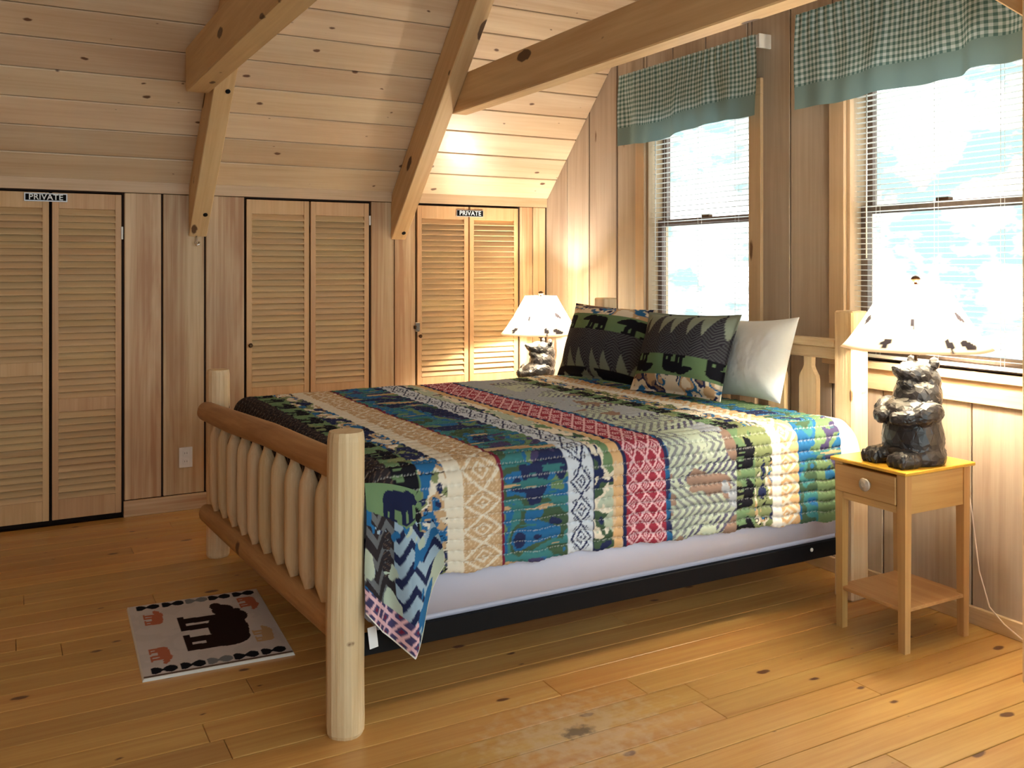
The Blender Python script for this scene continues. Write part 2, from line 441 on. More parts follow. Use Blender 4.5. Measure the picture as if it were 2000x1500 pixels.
while s0 < slope_len:
    s1 = min(s0 + CP, slope_len)
    L = (s0 + s1) / 2
    cy = YK - L * d45; cz = HK + L * d45
    joint = [XL, XW] if k % 3 else [XL, random.choice([0.97, 0.97, 2.21]), XW]
    for a, b in zip(joint[:-1], joint[1:]):
        box('ceiling_board', M['ceil'], ceiling, ((a + b) / 2, cy + 0.010 * d45, cz + 0.010 * d45), b - a - 0.001, s1 - s0 - 0.0055, 0.02,
            (1, 0, 0), (0, d45, d45), 0.0035)
    s0 = s1; k += 1
# cove strip between slope and knee wall
tag(wbox('trim_1', M['casing'], None, XL, XW, YK - 0.018, YK + 0.0005, 1.812, 1.88, 0.001), kind='structure')

# knee wall -----------------------------------------------------------
DOORS = [(-0.15, 0.575), (1.248, 2.028), (2.342, 3.112)]
DTOP = 1.806
V = []; 
wall_back = None
bmk = bmesh.new()
def bm_box(bm, x0, x1, y0, y1, z0, z1):
    vs = [bm.verts.new((x, y, z)) for x in (x0, x1) for y in (y0, y1) for z in (z0, z1)]
    for f in ((0, 1, 3, 2), (4, 6, 7, 5), (0, 4, 5, 1), (2, 3, 7, 6), (0, 2, 6, 4), (1, 5, 7, 3)):
        bm.faces.new([vs[i] for i in f])
edges = [XL - 0.15] + [v for d in DOORS for v in d] + [XW + 0.15]
for i in range(0, len(edges), 2):
    bm_box(bmk, edges[i], edges[i + 1], YK + 0.02, YK + 0.12, 0, 1.85)
bm_box(bmk, XL - 0.15, XW + 0.15, YK + 0.12, YK + 0.16, -0.02, 1.9)
for a, b in DOORS:
    bm_box(bmk, a, b, YK + 0.02, YK + 0.12, DTOP, 1.85)
mek = bpy.data.meshes.new('wall_back'); bmk.to_mesh(mek); bmk.free()
wall_back = tag(link('wall_back', mek, M['core'], None), kind='structure')
def vboard(parent, mat, x0, x1, z0, z1, gap=0.005):
    wbox('wall_board', mat, parent, x0 + gap, x1 - gap, YK, YK + 0.019, z0, z1, 0.003, 'z')
kb = [(-1.8, -1.56), (-1.56, -1.3), (-1.3, -1.02), (-1.02, -0.74), (-0.74, -0.45), (-0.45, -0.155), (0.578, 0.782), (0.782, 1.017), (1.017, 1.246),
      (2.031, 2.19), (2.19, 2.339), (3.115, 3.22), (3.22, 3.326)]
for a, b in kb:
    vboard(wall_back, M['kneew'], a, b, 0.092 if b < 1.3 else 0.0, 1.81, 0.0055 if b < 1.3 else 0.003)
for a, b in ((XL, -0.155), (0.578, 1.246)):
    tag(wbox('baseboard_back', M['kneew'], None, a, b, YK - 0.016, YK, 0.0, 0.09, 0.003), kind='structure')

# louvred folding doors -------------------------------------------------
SL_PITCH = 0.0355
def leaf(parent, x0, x1, z0, z1, mid, y):
    c = ((x0 + x1) / 2, y, z0)
    Mx = Matrix.Translation(Vector((x0, y, z0)))
    w = x1 - x0; st = 0.032; t = 0.026
    # frame of the leaf: stiles and rails in one mesh
    bm = bmesh.new()
    H = z1 - z0
    bm_box(bm, 0, st, 0, t, 0, H); bm_box(bm, w - st, w, 0, t, 0, H)
    rails = [(0, 0.11), (H - 0.085, H)] + ([(mid - z0 - 0.036, mid - z0 + 0.036)] if mid else [])
    for a, b in rails:
        bm_box(bm, st, w - st, 0.002, t - 0.002, a, b)
    bmesh.ops.bevel(bm, geom=list(bm.edges), offset=0.0015, segments=1, affect='EDGES')
    # rotate grain: local x of the wood shader runs up the stile
    me = bpy.data.meshes.new('leaf'); bm.to_mesh(me); bm.free()
    R = Matrix(((0, 0, -1, 0), (0, 1, 0, 0), (1, 0, 0, 0), (0, 0, 0, 1)))   # local x -> world z
    me.transform(R.inverted())
    lf = link('door_leaf', me, M['doorframe'], parent, Mx @ R)
    rails.sort()
    for (a0, a1), (b0, b1) in zip(rails[:-1], rails[1:]):
        n = max(1, int(round((b0 - a1) / SL_PITCH)))
        p = (b0 - a1) / n
        for i in range(n):
            zc = z0 + a1 + p * (i + 0.5)
            tilt = math.radians(38)
            box('slat', M['louver'], lf, ((x0 + x1) / 2, y + t / 2 - 0.001, zc), round(w - 2 * st + 0.006, 3), 0.0455, 0.0065, (1, 0, 0),
                (0, -math.sin(math.radians(52)), math.cos(math.radians(52))), 0.0012)
    return lf
def knob(parent, mat, c, d, r, ln):
    c = Vector(c); d = Vector(d).normalized()
    prof = [(0, r * 0.45), (ln * 0.45, r * 0.4), (ln * 0.55, r * 0.9), (ln * 0.8, r), (ln, r * 0.55)]
    return link('knob', lathe(prof, 14), mat, parent, frame(c, d, (0, 0, 1)))
dr = []
specs = [(1, [(-0.145, 0.207, 0.85), (0.222, 0.568, 0.645)], 0.028), (2, [(1.256, 1.634, 0.64), (1.644, 2.02, 0.64)], 0.03), (3, [(2.352, 2.722, 0.64), (2.732, 3.104, 0.64)], 0.03)]
dlab = ['louvred folding door at the left edge, next to the outlet', 'louvred folding door in the middle of the knee wall, without a sign', 'louvred folding door behind the far lamp']
for (n, leaves, z0), dl in zip(specs, dlab):
    d = tag(link('door_%d' % n, None, None, None, Matrix.Translation(Vector((leaves[0][0], YK, 0)))), dl, kind='structure')
    d.empty_display_size = 0.1
    for (a, b, mid) in leaves:
        leaf(d, a, b, z0, 1.798, mid, YK + 0.004)
    dr.append(d)
# hinges, knobs, latch
wbox('hinge', M['white'], dr[0], 0.566, 0.576, YK - 0.006, YK + 0.004, 1.55, 1.62, 0.001)
wbox('hinge', M['white'], dr[1], 2.018, 2.029, YK - 0.006, YK + 0.004, 1.66, 1.72, 0.001)
knob(dr[1], M['brass'], (1.274, YK + 0.004, 0.93), (0, -1, 0), 0.013, 0.03)
wbox('latch', M['chrome'], dr[2], 2.330, 2.366, YK - 0.012, YK + 0.002, 0.975, 1.035, 0.004)
wbox('latch', M['brass'], dr[2], 2.322, 2.338, YK - 0.02, YK + 0.0, 0.992, 1.015, 0.003)
knob(dr[2], M['brass'], (2.366, YK + 0.004, 0.945), (0, -1, 0), 0.012, 0.028)

# window wall ------------------------------------------------------------
WIN = [(3.50, 4.372), (2.035, 2.895), (-1.0, 0.85)]
WZ0, WZ1 = 0.985, 2.26
pts_y = sorted(set([YO, YK + 0.16, YR] + [v for w in WIN for v in w]))
bmw = bmesh.new()
def wall_piece(bm, y0, y1, zlo, zhi0, zhi1):
    vs = []
    for x in (XW + 0.02, XW + 0.15):
        for (yy, zz) in ((y0, zlo), (y1, zlo), (y1, zhi1), (y0, zhi0)):
            vs.append(bm.verts.new((x, yy, zz)))
    for f in ((0, 1, 2, 3), (7, 6, 5, 4), (0, 4, 5, 1), (1, 5, 6, 2), (2, 6, 7, 3), (3, 7, 4, 0)):
        bm.faces.new([vs[i] for i in f])
for a, b in zip(pts_y[:-1], pts_y[1:]):
    inwin = any(abs(a - w[0]) < 1e-6 for w in WIN)
    if inwin:
        wall_piece(bmw, a, b, -0.02, WZ0, WZ0); wall_piece(bmw, a, b, WZ1, ceil_z(a), ceil_z(b))
    else:
        wall_piece(bmw, a, b, -0.02, ceil_z(a), ceil_z(b))
mew = bpy.data.meshes.new('wall_right'); bmw.to_mesh(mew); bmw.free()
wall_right = tag(link('wall_right', mew, M['core'], None), kind='structure')
def sboard(y0, y1, z0, z1, gap):
    """vertical board on the window wall; top follows the slope when z1 is None"""
    g = gap / 2; a, b = y0 + g, y1 - g
    if z1 is None:
        ta, tb = ceil_z(a) + 0.012, ceil_z(b) + 0.012
    else:
        ta = tb = z1
    # local x = up, y = along wall, z = into the room (towards -X)
    ym = (a + b) / 2
    V = []
    for zz in (0.0, 0.0195):
        V += [(0, a - ym, zz), (0, b - ym, zz), (tb - z0, b - ym, zz), (ta - z0, a - ym, zz)]
    F = [(3, 2, 1, 0), (4, 5, 6, 7), (0, 1, 5, 4), (1, 2, 6, 5), (2, 3, 7, 6), (3, 0, 4, 7)]
    bm = bmesh.new()
    vs = [bm.verts.new(v) for v in V]
    for f in F: bm.faces.new([vs[i] for i in f])
    bmesh.ops.recalc_face_normals(bm, faces=list(bm.faces))
    bmesh.ops.bevel(bm, geom=list(bm.edges), offset=0.003, segments=1, affect='EDGES')
    me = bpy.data.meshes.new('wall_board'); bm.to_mesh(me); bm.free()
    R = Matrix(((0, 0, -1, XW + 0.02), (0, 1, 0, ym), (1, 0, 0, z0), (0, 0, 0, 1)))
    return link('wall_board', me, M['wallw'], wall_right, R)
BE = [5.528, 5.25, 4.985, 4.672, 4.40, 4.13, 3.85, 3.53, 3.237, 2.98, 2.70, 2.285, 2.00, 1.74, 1.47, 1.2, 0.92, 0.64, 0.36, 0.08]
BE += [-0.2, -0.48, -0.76, -1.04, -1.4]
for hi, lo in zip(BE[:-1], BE[1:]):
    gap = 0.016 if abs(hi - 4.672) < 1e-3 or abs(lo - 4.672) < 1e-3 else 0.007
    segs = [(lo, hi)]
    # split against the windows
    for w in WIN:
        out = []
        for a, b in segs:
            if b <= w[0] or a >= w[1]: out.append((a, b)); continue
            if a < w[0]: out.append((a, w[0]))
            if b > w[1]: out.append((w[1], b))
            c, d = max(a, w[0]), min(b, w[1])
            sboard(c, d, 0.0, WZ0, gap); sboard(c, d, WZ1, None, gap)
        segs = out
    for a, b in segs:
        if b - a > 0.02: sboard(a, b, 0.0, None, gap)
tag(wbox('baseboard_right', M['casing'], None, XW - 0.016, XW, 0.08, YK, 0.0, 0.07, 0.003), kind='structure')

# left gable wall, and an added part wall behind the camera --------------------
bml = bmesh.new()
vs = []
for x in (XL - 0.12, XL):
    for (yy, zz) in ((YO, -0.02), (YK + 0.14, -0.02), (YK + 0.14, HK), (YR, ZR), (YO, ceil_z(YO))):
        vs.append(bml.verts.new((x, yy, zz)))
bml.faces.new(vs[0:5]); bml.faces.new(vs[9:4:-1])
for i in range(5):
    j = (i + 1) % 5
    bml.faces.new([vs[i], vs[j], vs[5 + j], vs[5 + i]])
mel = bpy.data.meshes.new('wall_left'); bml.to_mesh(mel); bml.free()
tag(link('wall_left', mel, M['plainwall'], None), kind='structure')

tag(wbox('wall_front_blocker', M['plainwall'], None, XL, -0.7, YO - 0.1, YO, 0.0, ceil_z(YO)), kind='structure')  # added out of view to cut daylight and darken the left side

# windows -----------------------------------------------------------------
def window(n, y0, y1, label):
    root = tag(link('window_%d' % n, None, None, None, Matrix.Translation(Vector((XW, (y0 + y1) / 2, WZ0)))), label, kind='structure')
    cw = 0.085
    xf = XW - 0.02
    for nm, a, b in (('casing', y1, y1 + cw), ('casing', y0 - cw, y0)):
        wbox(nm, M['casing'], root, xf, XW + 0.0005, a, b, WZ0 - 0.01, WZ1, 0.002, 'z')
    wbox('casing', M['casing'], root, xf, XW + 0.0005, y0 - cw, y1 + cw, WZ1, WZ1 + cw, 0.002, 'y')
    wbox('sill', M['casing'], root, XW - 0.045, XW + 0.16, y0 - cw - 0.02, y1 + cw + 0.02, WZ0 - 0.03, WZ0, 0.003, 'y')
    wbox('apron', M['casing'], root, xf, XW + 0.0005, y0 - cw, y1 + cw, WZ0 - 0.12, WZ0 - 0.03, 0.002, 'y')
    # jambs
    jt = 0.018
    wbox('jamb', M['casing'], root, XW, XW + 0.15, y1 - jt, y1, WZ0, WZ1, 0.001, 'z')
    wbox('jamb', M['casing'], root, XW, XW + 0.15, y0, y0 + jt, WZ0, WZ1, 0.001, 'z')
    wbox('head_jamb', M['casing'], root, XW, XW + 0.15, y0, y1, WZ1 - jt, WZ1, 0.001, 'y')
    zm = 1.655
    a, b = y0 + jt, y1 - jt
    for nm, xa, zl, zh in (('upper_sash', XW + 0.105, zm - 0.018, WZ1 - jt), ('lower_sash', XW + 0.072, WZ0, zm + 0.018)):
        xb = xa + 0.03
        bm = bmesh.new(); sw = 0.036
        bm_box(bm, xa, xb, a, a + sw, zl, zh); bm_box(bm, xa, xb, b - sw, b, zl, zh)
        bot = 0.055 if nm == 'lower_sash' else 0.03
        bm_box(bm, xa, xb, a + sw, b - sw, zl, zl + bot); bm_box(bm, xa, xb, a + sw, b - sw, zh - 0.03, zh)
        me = bpy.data.meshes.new(nm); bm.to_mesh(me); bm.free()
        s = link(nm, me, M['sash'], root)
        wbox('pane', M['glass'], s, (xa + xb) / 2 - 0.002, (xa + xb) / 2 + 0.002, a + sw - 0.004, b - sw + 0.004, zl + bot - 0.004, zh - 0.026)
        if nm == 'lower_sash':
            wbox('sash_lock', M['brass'], s, xa - 0.004, xa + 0.03, (a + b) / 2 - 0.03, (a + b) / 2 + 0.03, zh, zh + 0.014, 0.003)
    return root
window(1, WIN[0][0], WIN[0][1], 'double hung window behind the bed, left of the two')
window(2, WIN[1][0], WIN[1][1], 'double hung window behind the near lamp')
window(3, WIN[2][0], WIN[2][1], 'unseen wide window beside the camera, added to let in daylight')  # made-up opening out of view, brings more daylight onto floor and bed

def slat_mesh():
    if 'slat' in MESH: return MESH['slat']
    n = 5; V = []; F = []
    for xx in (-0.5, 0.5):
        for i in range(n):
            u = i / (n - 1) - 0.5
            V.append((xx, u * 0.025, 0.0025 * (1 - 4 * u * u)))
    for i in range(n - 1):
        F.append((i, i + 1, n + i + 1, n + i))
    me = mesh_from('slat', V, F, True); me.materials.append(M['slat']); MESH['slat'] = me
    return me
def blind(y0, y1, pitch, label, wand_y):
    xb = XW + 0.034
    root = thing('mini_blind', label, 'blind', (xb, (y0 + y1) / 2, WZ1 - 0.02), group='mini blinds in the windows')
    a, b = y0 + 0.022, y1 - 0.022
    wbox('head_rail', M['slat'], root, xb - 0.016, xb + 0.016, a, b, WZ1 - 0.05, WZ1 - 0.02, 0.001)
    wbox('bottom_rail', M['slat'], root, xb - 0.013, xb + 0.013, a, b, WZ0 + 0.012, WZ0 + 0.026, 0.002)
    me = slat_mesh()
    z = WZ0 + 0.045
    while z < WZ1 - 0.06:
        Mx = frame((xb, (a + b) / 2, z), (0, 1, 0), (0.10, 0, 1)) @ Matrix.Diagonal((b - a, 1, 1, 1))
        link('slat', me, None, root, Mx)
        z += pitch
    for yy in (a + 0.12, (a + b) / 2, b - 0.12):
        for dx in (-0.0128, 0.0128):
            link('ladder_cord', tube_mesh([(xb + dx, yy, WZ0 + 0.02), (xb + dx, yy, WZ1 - 0.03)], 0.0009, 5), M['slat'], root)
    link('tilt_wand', tube_mesh([(xb - 0.022, wand_y, WZ1 - 0.05), (xb - 0.024, wand_y, WZ0 + 0.45)], 0.0035, 6), M['slat'], root)
blind(WIN[0][0], WIN[0][1], 0.0285, 'white slatted mini blind in the window behind the bed pillows', WIN[0][1] - 0.07)
blind(WIN[1][0], WIN[1][1], 0.0235, 'white slatted mini blind in the window behind the near lamp', WIN[1][1] - 0.10)

# timbers -------------------------------------------------------------
RG = 0.28     # vertical drop of the rafter soffit below the slope
def rafter(x0, x1, label, peg):
    # plumb cut at the knee wall, runs up to the ridge
    ye = YK - 0.004
    yt = YR + 0.05
    V = []
    for x in (x0, x1):
        V += [(x, ye, ceil_z(ye) - RG), (x, ye, ceil_z(ye) - 0.003), (x, yt, ceil_z(yt) - 0.003), (x, yt, ceil_z(yt) - RG)]
    F = [(0, 1, 2, 3), (7, 6, 5, 4), (0, 4, 5, 1), (1, 5, 6, 2), (2, 6, 7, 3), (3, 7, 4, 0)]
    o = Vector(((x0 + x1) / 2, ye, ceil_z(ye) - RG / 2))
    Mx = frame(o, (0, -1, 1), (0, 1, 1))
    bm = bmesh.new(); vs = [bm.verts.new(Mx.inverted() @ Vector(v)) for v in V]
    for f in F: bm.faces.new([vs[i] for i in f])
    bmesh.ops.recalc_face_normals(bm, faces=list(bm.faces))
    bmesh.ops.bevel(bm, geom=list(bm.edges), offset=0.004, segments=1, affect='EDGES')
    me = bpy.data.meshes.new('rafter'); bm.to_mesh(me); bm.free()
    r = link('rafter', me, M['beam'], None, Mx)
    tag(r, label, 'beam', 'sloping rafters', 'structure')
    for (yy) in peg:
        zz = ceil_z(yy) - RG
        link('bolt', lathe([(0, 0.013), (0.004, 0.013), (0.006, 0.009)], 12), M['black'], r, frame(((x0 + x1) / 2 + 0.02, yy, zz), (0, -1, -1), (1, 0, 0)))
    return r
r1 = rafter(0.925, 1.025, 'sloping rafter left of the middle louvred door', [5.40, 4.80])
r2 = rafter(2.165, 2.265, 'sloping rafter between the two right louvred doors', [5.48])
def collar(x0, x1, z0, z1, yend, label):
    bm = bmesh.new()
    ynear = 0.2
    V = []
    for x in (x0, x1):
        V += [(x, yend, z0), (x, min(yend, YK + HK - z1 + 0.02), z1), (x, ynear, z1), (x, ynear, z0)]
    o = Vector(((x0 + x1) / 2, yend, (z0 + z1) / 2)); Mx = frame(o, (0, -1, 0), (0, 0, 1))
    vs = [bm.verts.new(Mx.inverted() @ Vector(v)) for v in V]
    for f in [(0, 1, 2, 3), (7, 6, 5, 4), (0, 4, 5, 1), (1, 5, 6, 2), (2, 6, 7, 3), (3, 7, 4, 0)]:
        bm.faces.new([vs[i] for i in f])
    bmesh.ops.recalc_face_normals(bm, faces=list(bm.faces))
    bmesh.ops.bevel(bm, geom=list(bm.edges), offset=0.006, segments=1, affect='EDGES')
    me = bpy.data.meshes.new('collar_beam'); bm.to_mesh(me); bm.free()
    return tag(link('collar_beam', me, M['beam'], None, Mx), label, 'beam', 'level collar beams', 'structure')
collar(0.80, 0.915, 2.285, 2.505, YK + HK - 2.505, 'level collar beam bolted to the left rafter')
collar(2.266, 2.366, 2.283, 2.49, 4.83, 'level collar beam running towards the windows from the right rafter')
# wall post with diagonal brace at the right edge
post = thing('timber_post', 'pale square timber post with a diagonal brace at the right edge', 'post', (3.06, 1.79, 0))
post['kind'] = 'structure'
wbox('post', M['log'], post, 2.985, 3.125, 1.728, 1.868, 0.0, 4.2, 0.006, 'z')
bar('brace', M['beam'], post, (3.055, 1.80, 2.255), (3.055, 2.75, 2.255 + 0.95 * 0.82), 0.09, 0.12, (0, -1, 1), 0.005)

# ------------------------------------------------------------------ cloth pattern painting (numpy, stored as a colour attribute)
def vnoise(x, y, seed=0):
    """smooth value noise in 0..1"""
    xi = np.floor(x).astype(np.int64); yi = np.floor(y).astype(np.int64)
    xf = x - xi; yf = y - yi
    def hsh(a, b):
        n = (a * 374761393 + b * 668265263 + seed * 974711) & 0x7fffffff
        n = ((n ^ (n >> 13)) * 1274126177) & 0x7fffffff
        return ((n ^ (n >> 16)) & 0xffff) / 65535.0
    u = xf * xf * (3 - 2 * xf); v = yf * yf * (3 - 2 * yf)
    a = hsh(xi, yi); b = hsh(xi + 1, yi); c = hsh(xi, yi + 1); d = hsh(xi + 1, yi + 1)
    return (a * (1 - u) + b * u) * (1 - v) + (c * (1 - u) + d * u) * v
def fbm(x, y, seed=0):
    return 0.6 * vnoise(x, y, seed) + 0.28 * vnoise(2.1 * x, 2.1 * y, seed + 5) + 0.12 * vnoise(4.3 * x, 4.3 * y, seed + 9)

C = {k: np.array(lin(*v)) for k, v in dict(
    char=(50, 44, 48), green=(104, 136, 94), dgreen=(66, 92, 68), cream=(226, 216, 196), tan=(196, 160, 116), ltan=(216, 188, 150), blue=(26, 104, 160),
    navy=(40, 48, 88), purple=(72, 66, 108), teal=(52, 124, 128), maroon=(122, 34, 60), sage=(176, 190, 170), brown=(138, 112, 98), ltblue=(202, 212, 226),
    red=(156, 44, 66), pink=(228, 180, 190), orange=(216, 172, 118), black=(28, 28, 36), grey=(122, 126, 132), olive=(128, 140, 92), white=(236, 234, 226),
    terra=(186, 104, 74), rugbg=(206, 198, 196), rugbear=(44, 28, 26), sky=(150, 178, 200)).items()}

for _k in C:
    _l = C[_k] @ np.array([0.2126, 0.7152, 0.0722]); C[_k] = C[_k] * 0.87 + _l * 0.13

def paint(rgb, mask, c):
    rgb[mask] = C[c]

def bear_mask(a, b):
    """walking bear, a across (-.5 tail .. .5 nose), b up (0 ground .. .6 back)"""
    m = ((a + 0.06) / 0.34) ** 2 + ((b - 0.40) / 0.17) ** 2 < 1
    m |= ((a + 0.26) / 0.15) ** 2 + ((b - 0.36) / 0.19) ** 2 < 1
    m |= ((a - 0.16) / 0.15) ** 2 + ((b - 0.46) / 0.15) ** 2 < 1
    m |= ((a - 0.33) / 0.12) ** 2 + ((b - 0.42) / 0.10) ** 2 < 1
    m |= ((a - 0.43) / 0.08) ** 2 + ((b - 0.37) / 0.055) ** 2 < 1
    m |= ((a - 0.29) / 0.035) ** 2 + ((b - 0.53) / 0.04) ** 2 < 1
    for c0, w in ((-0.34, 0.055), (-0.19, 0.05), (0.05, 0.05), (0.20, 0.055)):
        m |= (np.abs(a - c0 - 0.10 * (0.2 - b) * 0.3) < w) & (b > 0) & (b < 0.4)
        m |= (np.abs(a - c0 - 0.035) < w + 0.02) & (b > 0) & (b < 0.06)
    return m

def camo(s, t, cols, sx, sy, seed):
    n = fbm(s * sx + 13, t * sy + 7, seed); m = fbm(s * sx * 1.3 - 4, t * sy * 0.9 + 31, seed + 3)
    out = np.zeros(s.shape + (3,)); k = len(cols)
    idx = np.clip(((n - 0.22) / 0.56 * k).astype(int), 0, k - 1)
    for i, c in enumerate(cols): out[idx == i] = C[c]
    out[m > 0.66] = C[cols[(seed + 2) % k]]
    out[m < 0.33] = C[cols[(seed + 4) % k]]
    return out

def diamonds(s, t, s0, s1, n, ht):
    """nested diamond lattice value 0..1 (0 line)"""
    p = (s - s0) / (s1 - s0) * n; q = t / ht
    a = np.abs((p % 1) - 0.5) * 2; b = np.abs((q % 1) - 0.5) * 2
    return a, b, a + b

def quilt_colour(s, t, seed=0):
    """s: metres from the foot, t: metres across"""
    rgb = np.zeros(s.shape + (3,)); rgb[:] = C['char']
    w = 0.004 * (fbm(s * 3, t * 9, 77) - 0.5)
    x = s + w
    def band(a, b): return (x >= a) & (x < b)
    # charcoal tree band at the foot
    z = band(-9, 1.05); ch = (np.abs(((t * 9) % 1) - 0.5) * 0.10 + x) * 34 % 1
    rgb[z & (ch < 0.16)] = C['brown'] * 0.5
    def bearband(a, b, sd):
        z = band(a, b); paint(rgb, z, 'green')
        rgb[z & (fbm(s * 9, t * 7, sd) > 0.62)] = C['olive']
        ww = b - a; per = 0.20
        aa = ((t + 0.03 * sd) % per - per / 2) / 0.17; bb = (x - a) / ww * 0.62 - 0.01
        paint(rgb, z & bear_mask(aa, bb), 'black')
    bearband(1.05, 1.14, 1)
    def patchband(a, b, sd):
        z = band(a, b); c = camo(s, t, ['cream', 'blue', 'tan', 'cream', 'olive', 'navy'], 16, 11, sd); rgb[z] = c[z]
        n = fbm(s * 16, t * 12, sd + 20); rgb[z & (np.abs(n - 0.5) < 0.012)] = C['black']
    patchband(1.14, 1.225, 3)
    paint(rgb, band(1.225, 1.282), 'cream')
    def diaband(a, b, base, line, n, ht, lw=0.13):
        z = band(a, b); paint(rgb, z, base)
        A, B, S = diamonds(s, t, a, b, n, ht)
        rgb[z & ((np.abs(S - 1) < lw) | (np.abs(S - 0.42) < lw * 0.6) | (S < 0.13))] = C[line]
    diaband(1.282, 1.42, 'tan', 'cream', 1, 0.13, 0.12)
    rgb[band(1.282, 1.42) & (np.abs(((x * 60 + np.abs((t * 40 % 1) - 0.5)) % 1) - 0.5) < 0.09)] = C['ltan']
    paint(rgb, band(1.42, 1.431), 'maroon')
    def blueband(a, b, sd):
        z = band(a, b); c = camo(s, t, ['blue', 'purple', 'green', 'blue', 'teal', 'dgreen', 'blue', 'navy'], 6, 5.5, sd); rgb[z] = c[z]
        n = fbm(s * 5, t * 26, sd + 40); rgb[z & (n > 0.66)] = C['teal'] * 0.9; rgb[z & (n > 0.75)] = C['tan']
    blueband(1.431, 1.678, 5)
    z = band(1.678, 1.79); paint(rgb, z, 'ltblue')
    A, B, S = diamonds(s, t, 1.69, 1.775, 1, 0.145)
    ln = (np.abs(S - 0.95) < 0.11) | (np.abs(S - 0.45) < 0.08) | (S < 0.14)
    A2, B2, S2 = diamonds(s, t + 0.0725, 1.69, 1.775, 2, 0.0725)
    ln |= (np.abs(S2 - 0.55) < 0.10) & (S > 1.2)
    rgb[z & (x > 1.69) & (x < 1.775) & ln] = C['navy']; paint(rgb, band(1.781, 1.79), 'navy')
    z = band(1.79, 1.868); c = camo(s, t, ['green', 'cream', 'navy', 'dgreen', 'cream', 'sage'], 12, 7, 9); rgb[z] = c[z]
    paint(rgb, band(1.868, 1.908), 'orange'); rgb[band(1.868, 1.908) & (fbm(s * 30, t * 10, 3) > 0.6)] = C['ltan']
    paint(rgb, band(1.908, 1.924), 'navy')
    diaband(1.924, 2.094, 'red', 'pink', 3, 0.085, 0.17)
    paint(rgb, band(2.094, 2.118), 'navy'); rgb[band(2.094, 2.118) & (vnoise(s * 60, t * 30, 2) > 0.5)] = C['blue'] * 0.8
    # tree band
    z = band(2.118, 2.437); paint(rgb, z, 'sage')
    per = 0.30
    tt = (t % per) / per; ss = (x - 2.118) / 0.319
    wd = 0.5 * (1 - ss) + 0.04
    tree = np.abs(tt - 0.5) < wd * 0.9
    chev = ((ss * 9 + np.abs(tt - 0.5) * 7) % 1) < 0.45
    rgb[z & tree & chev] = C['grey']
    tree2 = np.abs(((t + 0.15) % per) / per - 0.5) < 0.42 * ss
    chev2 = ((ss * 10 - np.abs(((t + 0.15) % per) / per - 0.5) * 7) % 1) < 0.5
    rgb[z & tree2 & chev2] = C['purple'] * 0.7 + C['grey'] * 0.3
    nn = fbm(s * 7, t * 7, 61); rgb[z & (nn > 0.67)] = C['brown'] * 1.1; rgb[z & (fbm(s * 5, t * 5, 64) > 0.60)] = C['ltblue'] * 0.6; rgb[z & (nn < 0.34)] = C['sage'] * 1.05
    bearband(2.437, 2.53, 4)
    patchband(2.53, 2.622, 8)
    diaband(2.622, 2.76, 'orange', 'cream', 1, 0.13, 0.16)
    paint(rgb, band(2.622, 2.668), 'white')
    blueband(2.76, 9, 14)
    z = band(2.86, 9); rgb[z & (fbm(s * 6, t * 8, 71) > 0.45)] = C['green']
    return rgb

def set_cols(me, rgb):
    n = len(me.vertices)
    at = me.color_attributes.new('Col', 'FLOAT_COLOR', 'POINT')
    buf = np.ones((n, 4), dtype=np.float32); buf[:, :3] = rgb.reshape(-1, 3)
    at.data.foreach_set('color', buf.ravel())

def grid_mesh(name, P, keep=None, smooth=True):
    """P: (a, b, 3) array"""
    a, b = P.shape[:2]
    me = bpy.data.meshes.new(name)
    idx = np.arange(a * b).reshape(a, b)
    q = np.stack([idx[:-1, :-1], idx[1:, :-1], idx[1:, 1:], idx[:-1, 1:]], -1).reshape(-1, 4)
    if keep is not None: q = q[keep.reshape(-1)]
    me.vertices.add(a * b); me.vertices.foreach_set('co', P.astype(np.float32).ravel())
    me.loops.add(len(q) * 4); me.loops.foreach_set('vertex_index', q.ravel().astype(np.int32))
    me.polygons.add(len(q)); me.polygons.foreach_set('loop_start', np.arange(0, len(q) * 4, 4, dtype=np.int32))
    me.update(calc_edges=True); me.validate()
    if smooth: me.polygons.foreach_set('use_smooth', [True] * len(me.polygons))
    return me

# ------------------------------------------------------------------ the log bed
FX, FYN, FYF = 0.897, 2.654, 4.576
bed = thing('log_bed', 'peeled log bed with a spindle footboard and a black steel frame', 'bed', (2.0, 3.6, 0))
def post_prof(r): return [(0, r * 0.90), (0.012, r * 0.99), (0.05, r * 1.02), (0.2, r), (0.4, r * 1.03), (0.6, r * 0.99), (0.8, r), (0.97, r * 0.985), (0.988, r * 0.95), (1, r * 0.90)]
log('footboard_post', M['log'], bed, (FX, FYN, 0), (FX, FYN, 0.905), post_prof(0.0565), 17, 0.003, 1, 0.03, False)
log('footboard_post', M['log'], bed, (FX + 0.004, FYF, 0), (FX + 0.004, FYF, 0.90), post_prof(0.055), 17, 0.003, 2, 0.03, False)
def rail_prof(r): return [(0, r * 0.55), (0.012, r * 0.85), (0.03, r), (0.3, r * 1.05), (0.6, r), (0.97, r * 0.95), (1.0, r * 0.7)]
log('footboard_rail', M['raillog'], bed, (FX - 0.045, 4.63, 0.705), (FX - 0.004, 2.68, 0.790), rail_prof(0.047), 20, 0.006, 3, 0.02)
log('footboard_rail', M['raillog'], bed, (FX - 0.04, 4.62, 0.213), (FX - 0.004, 2.68, 0.300), rail_prof(0.047), 20, 0.006, 4, 0.02)
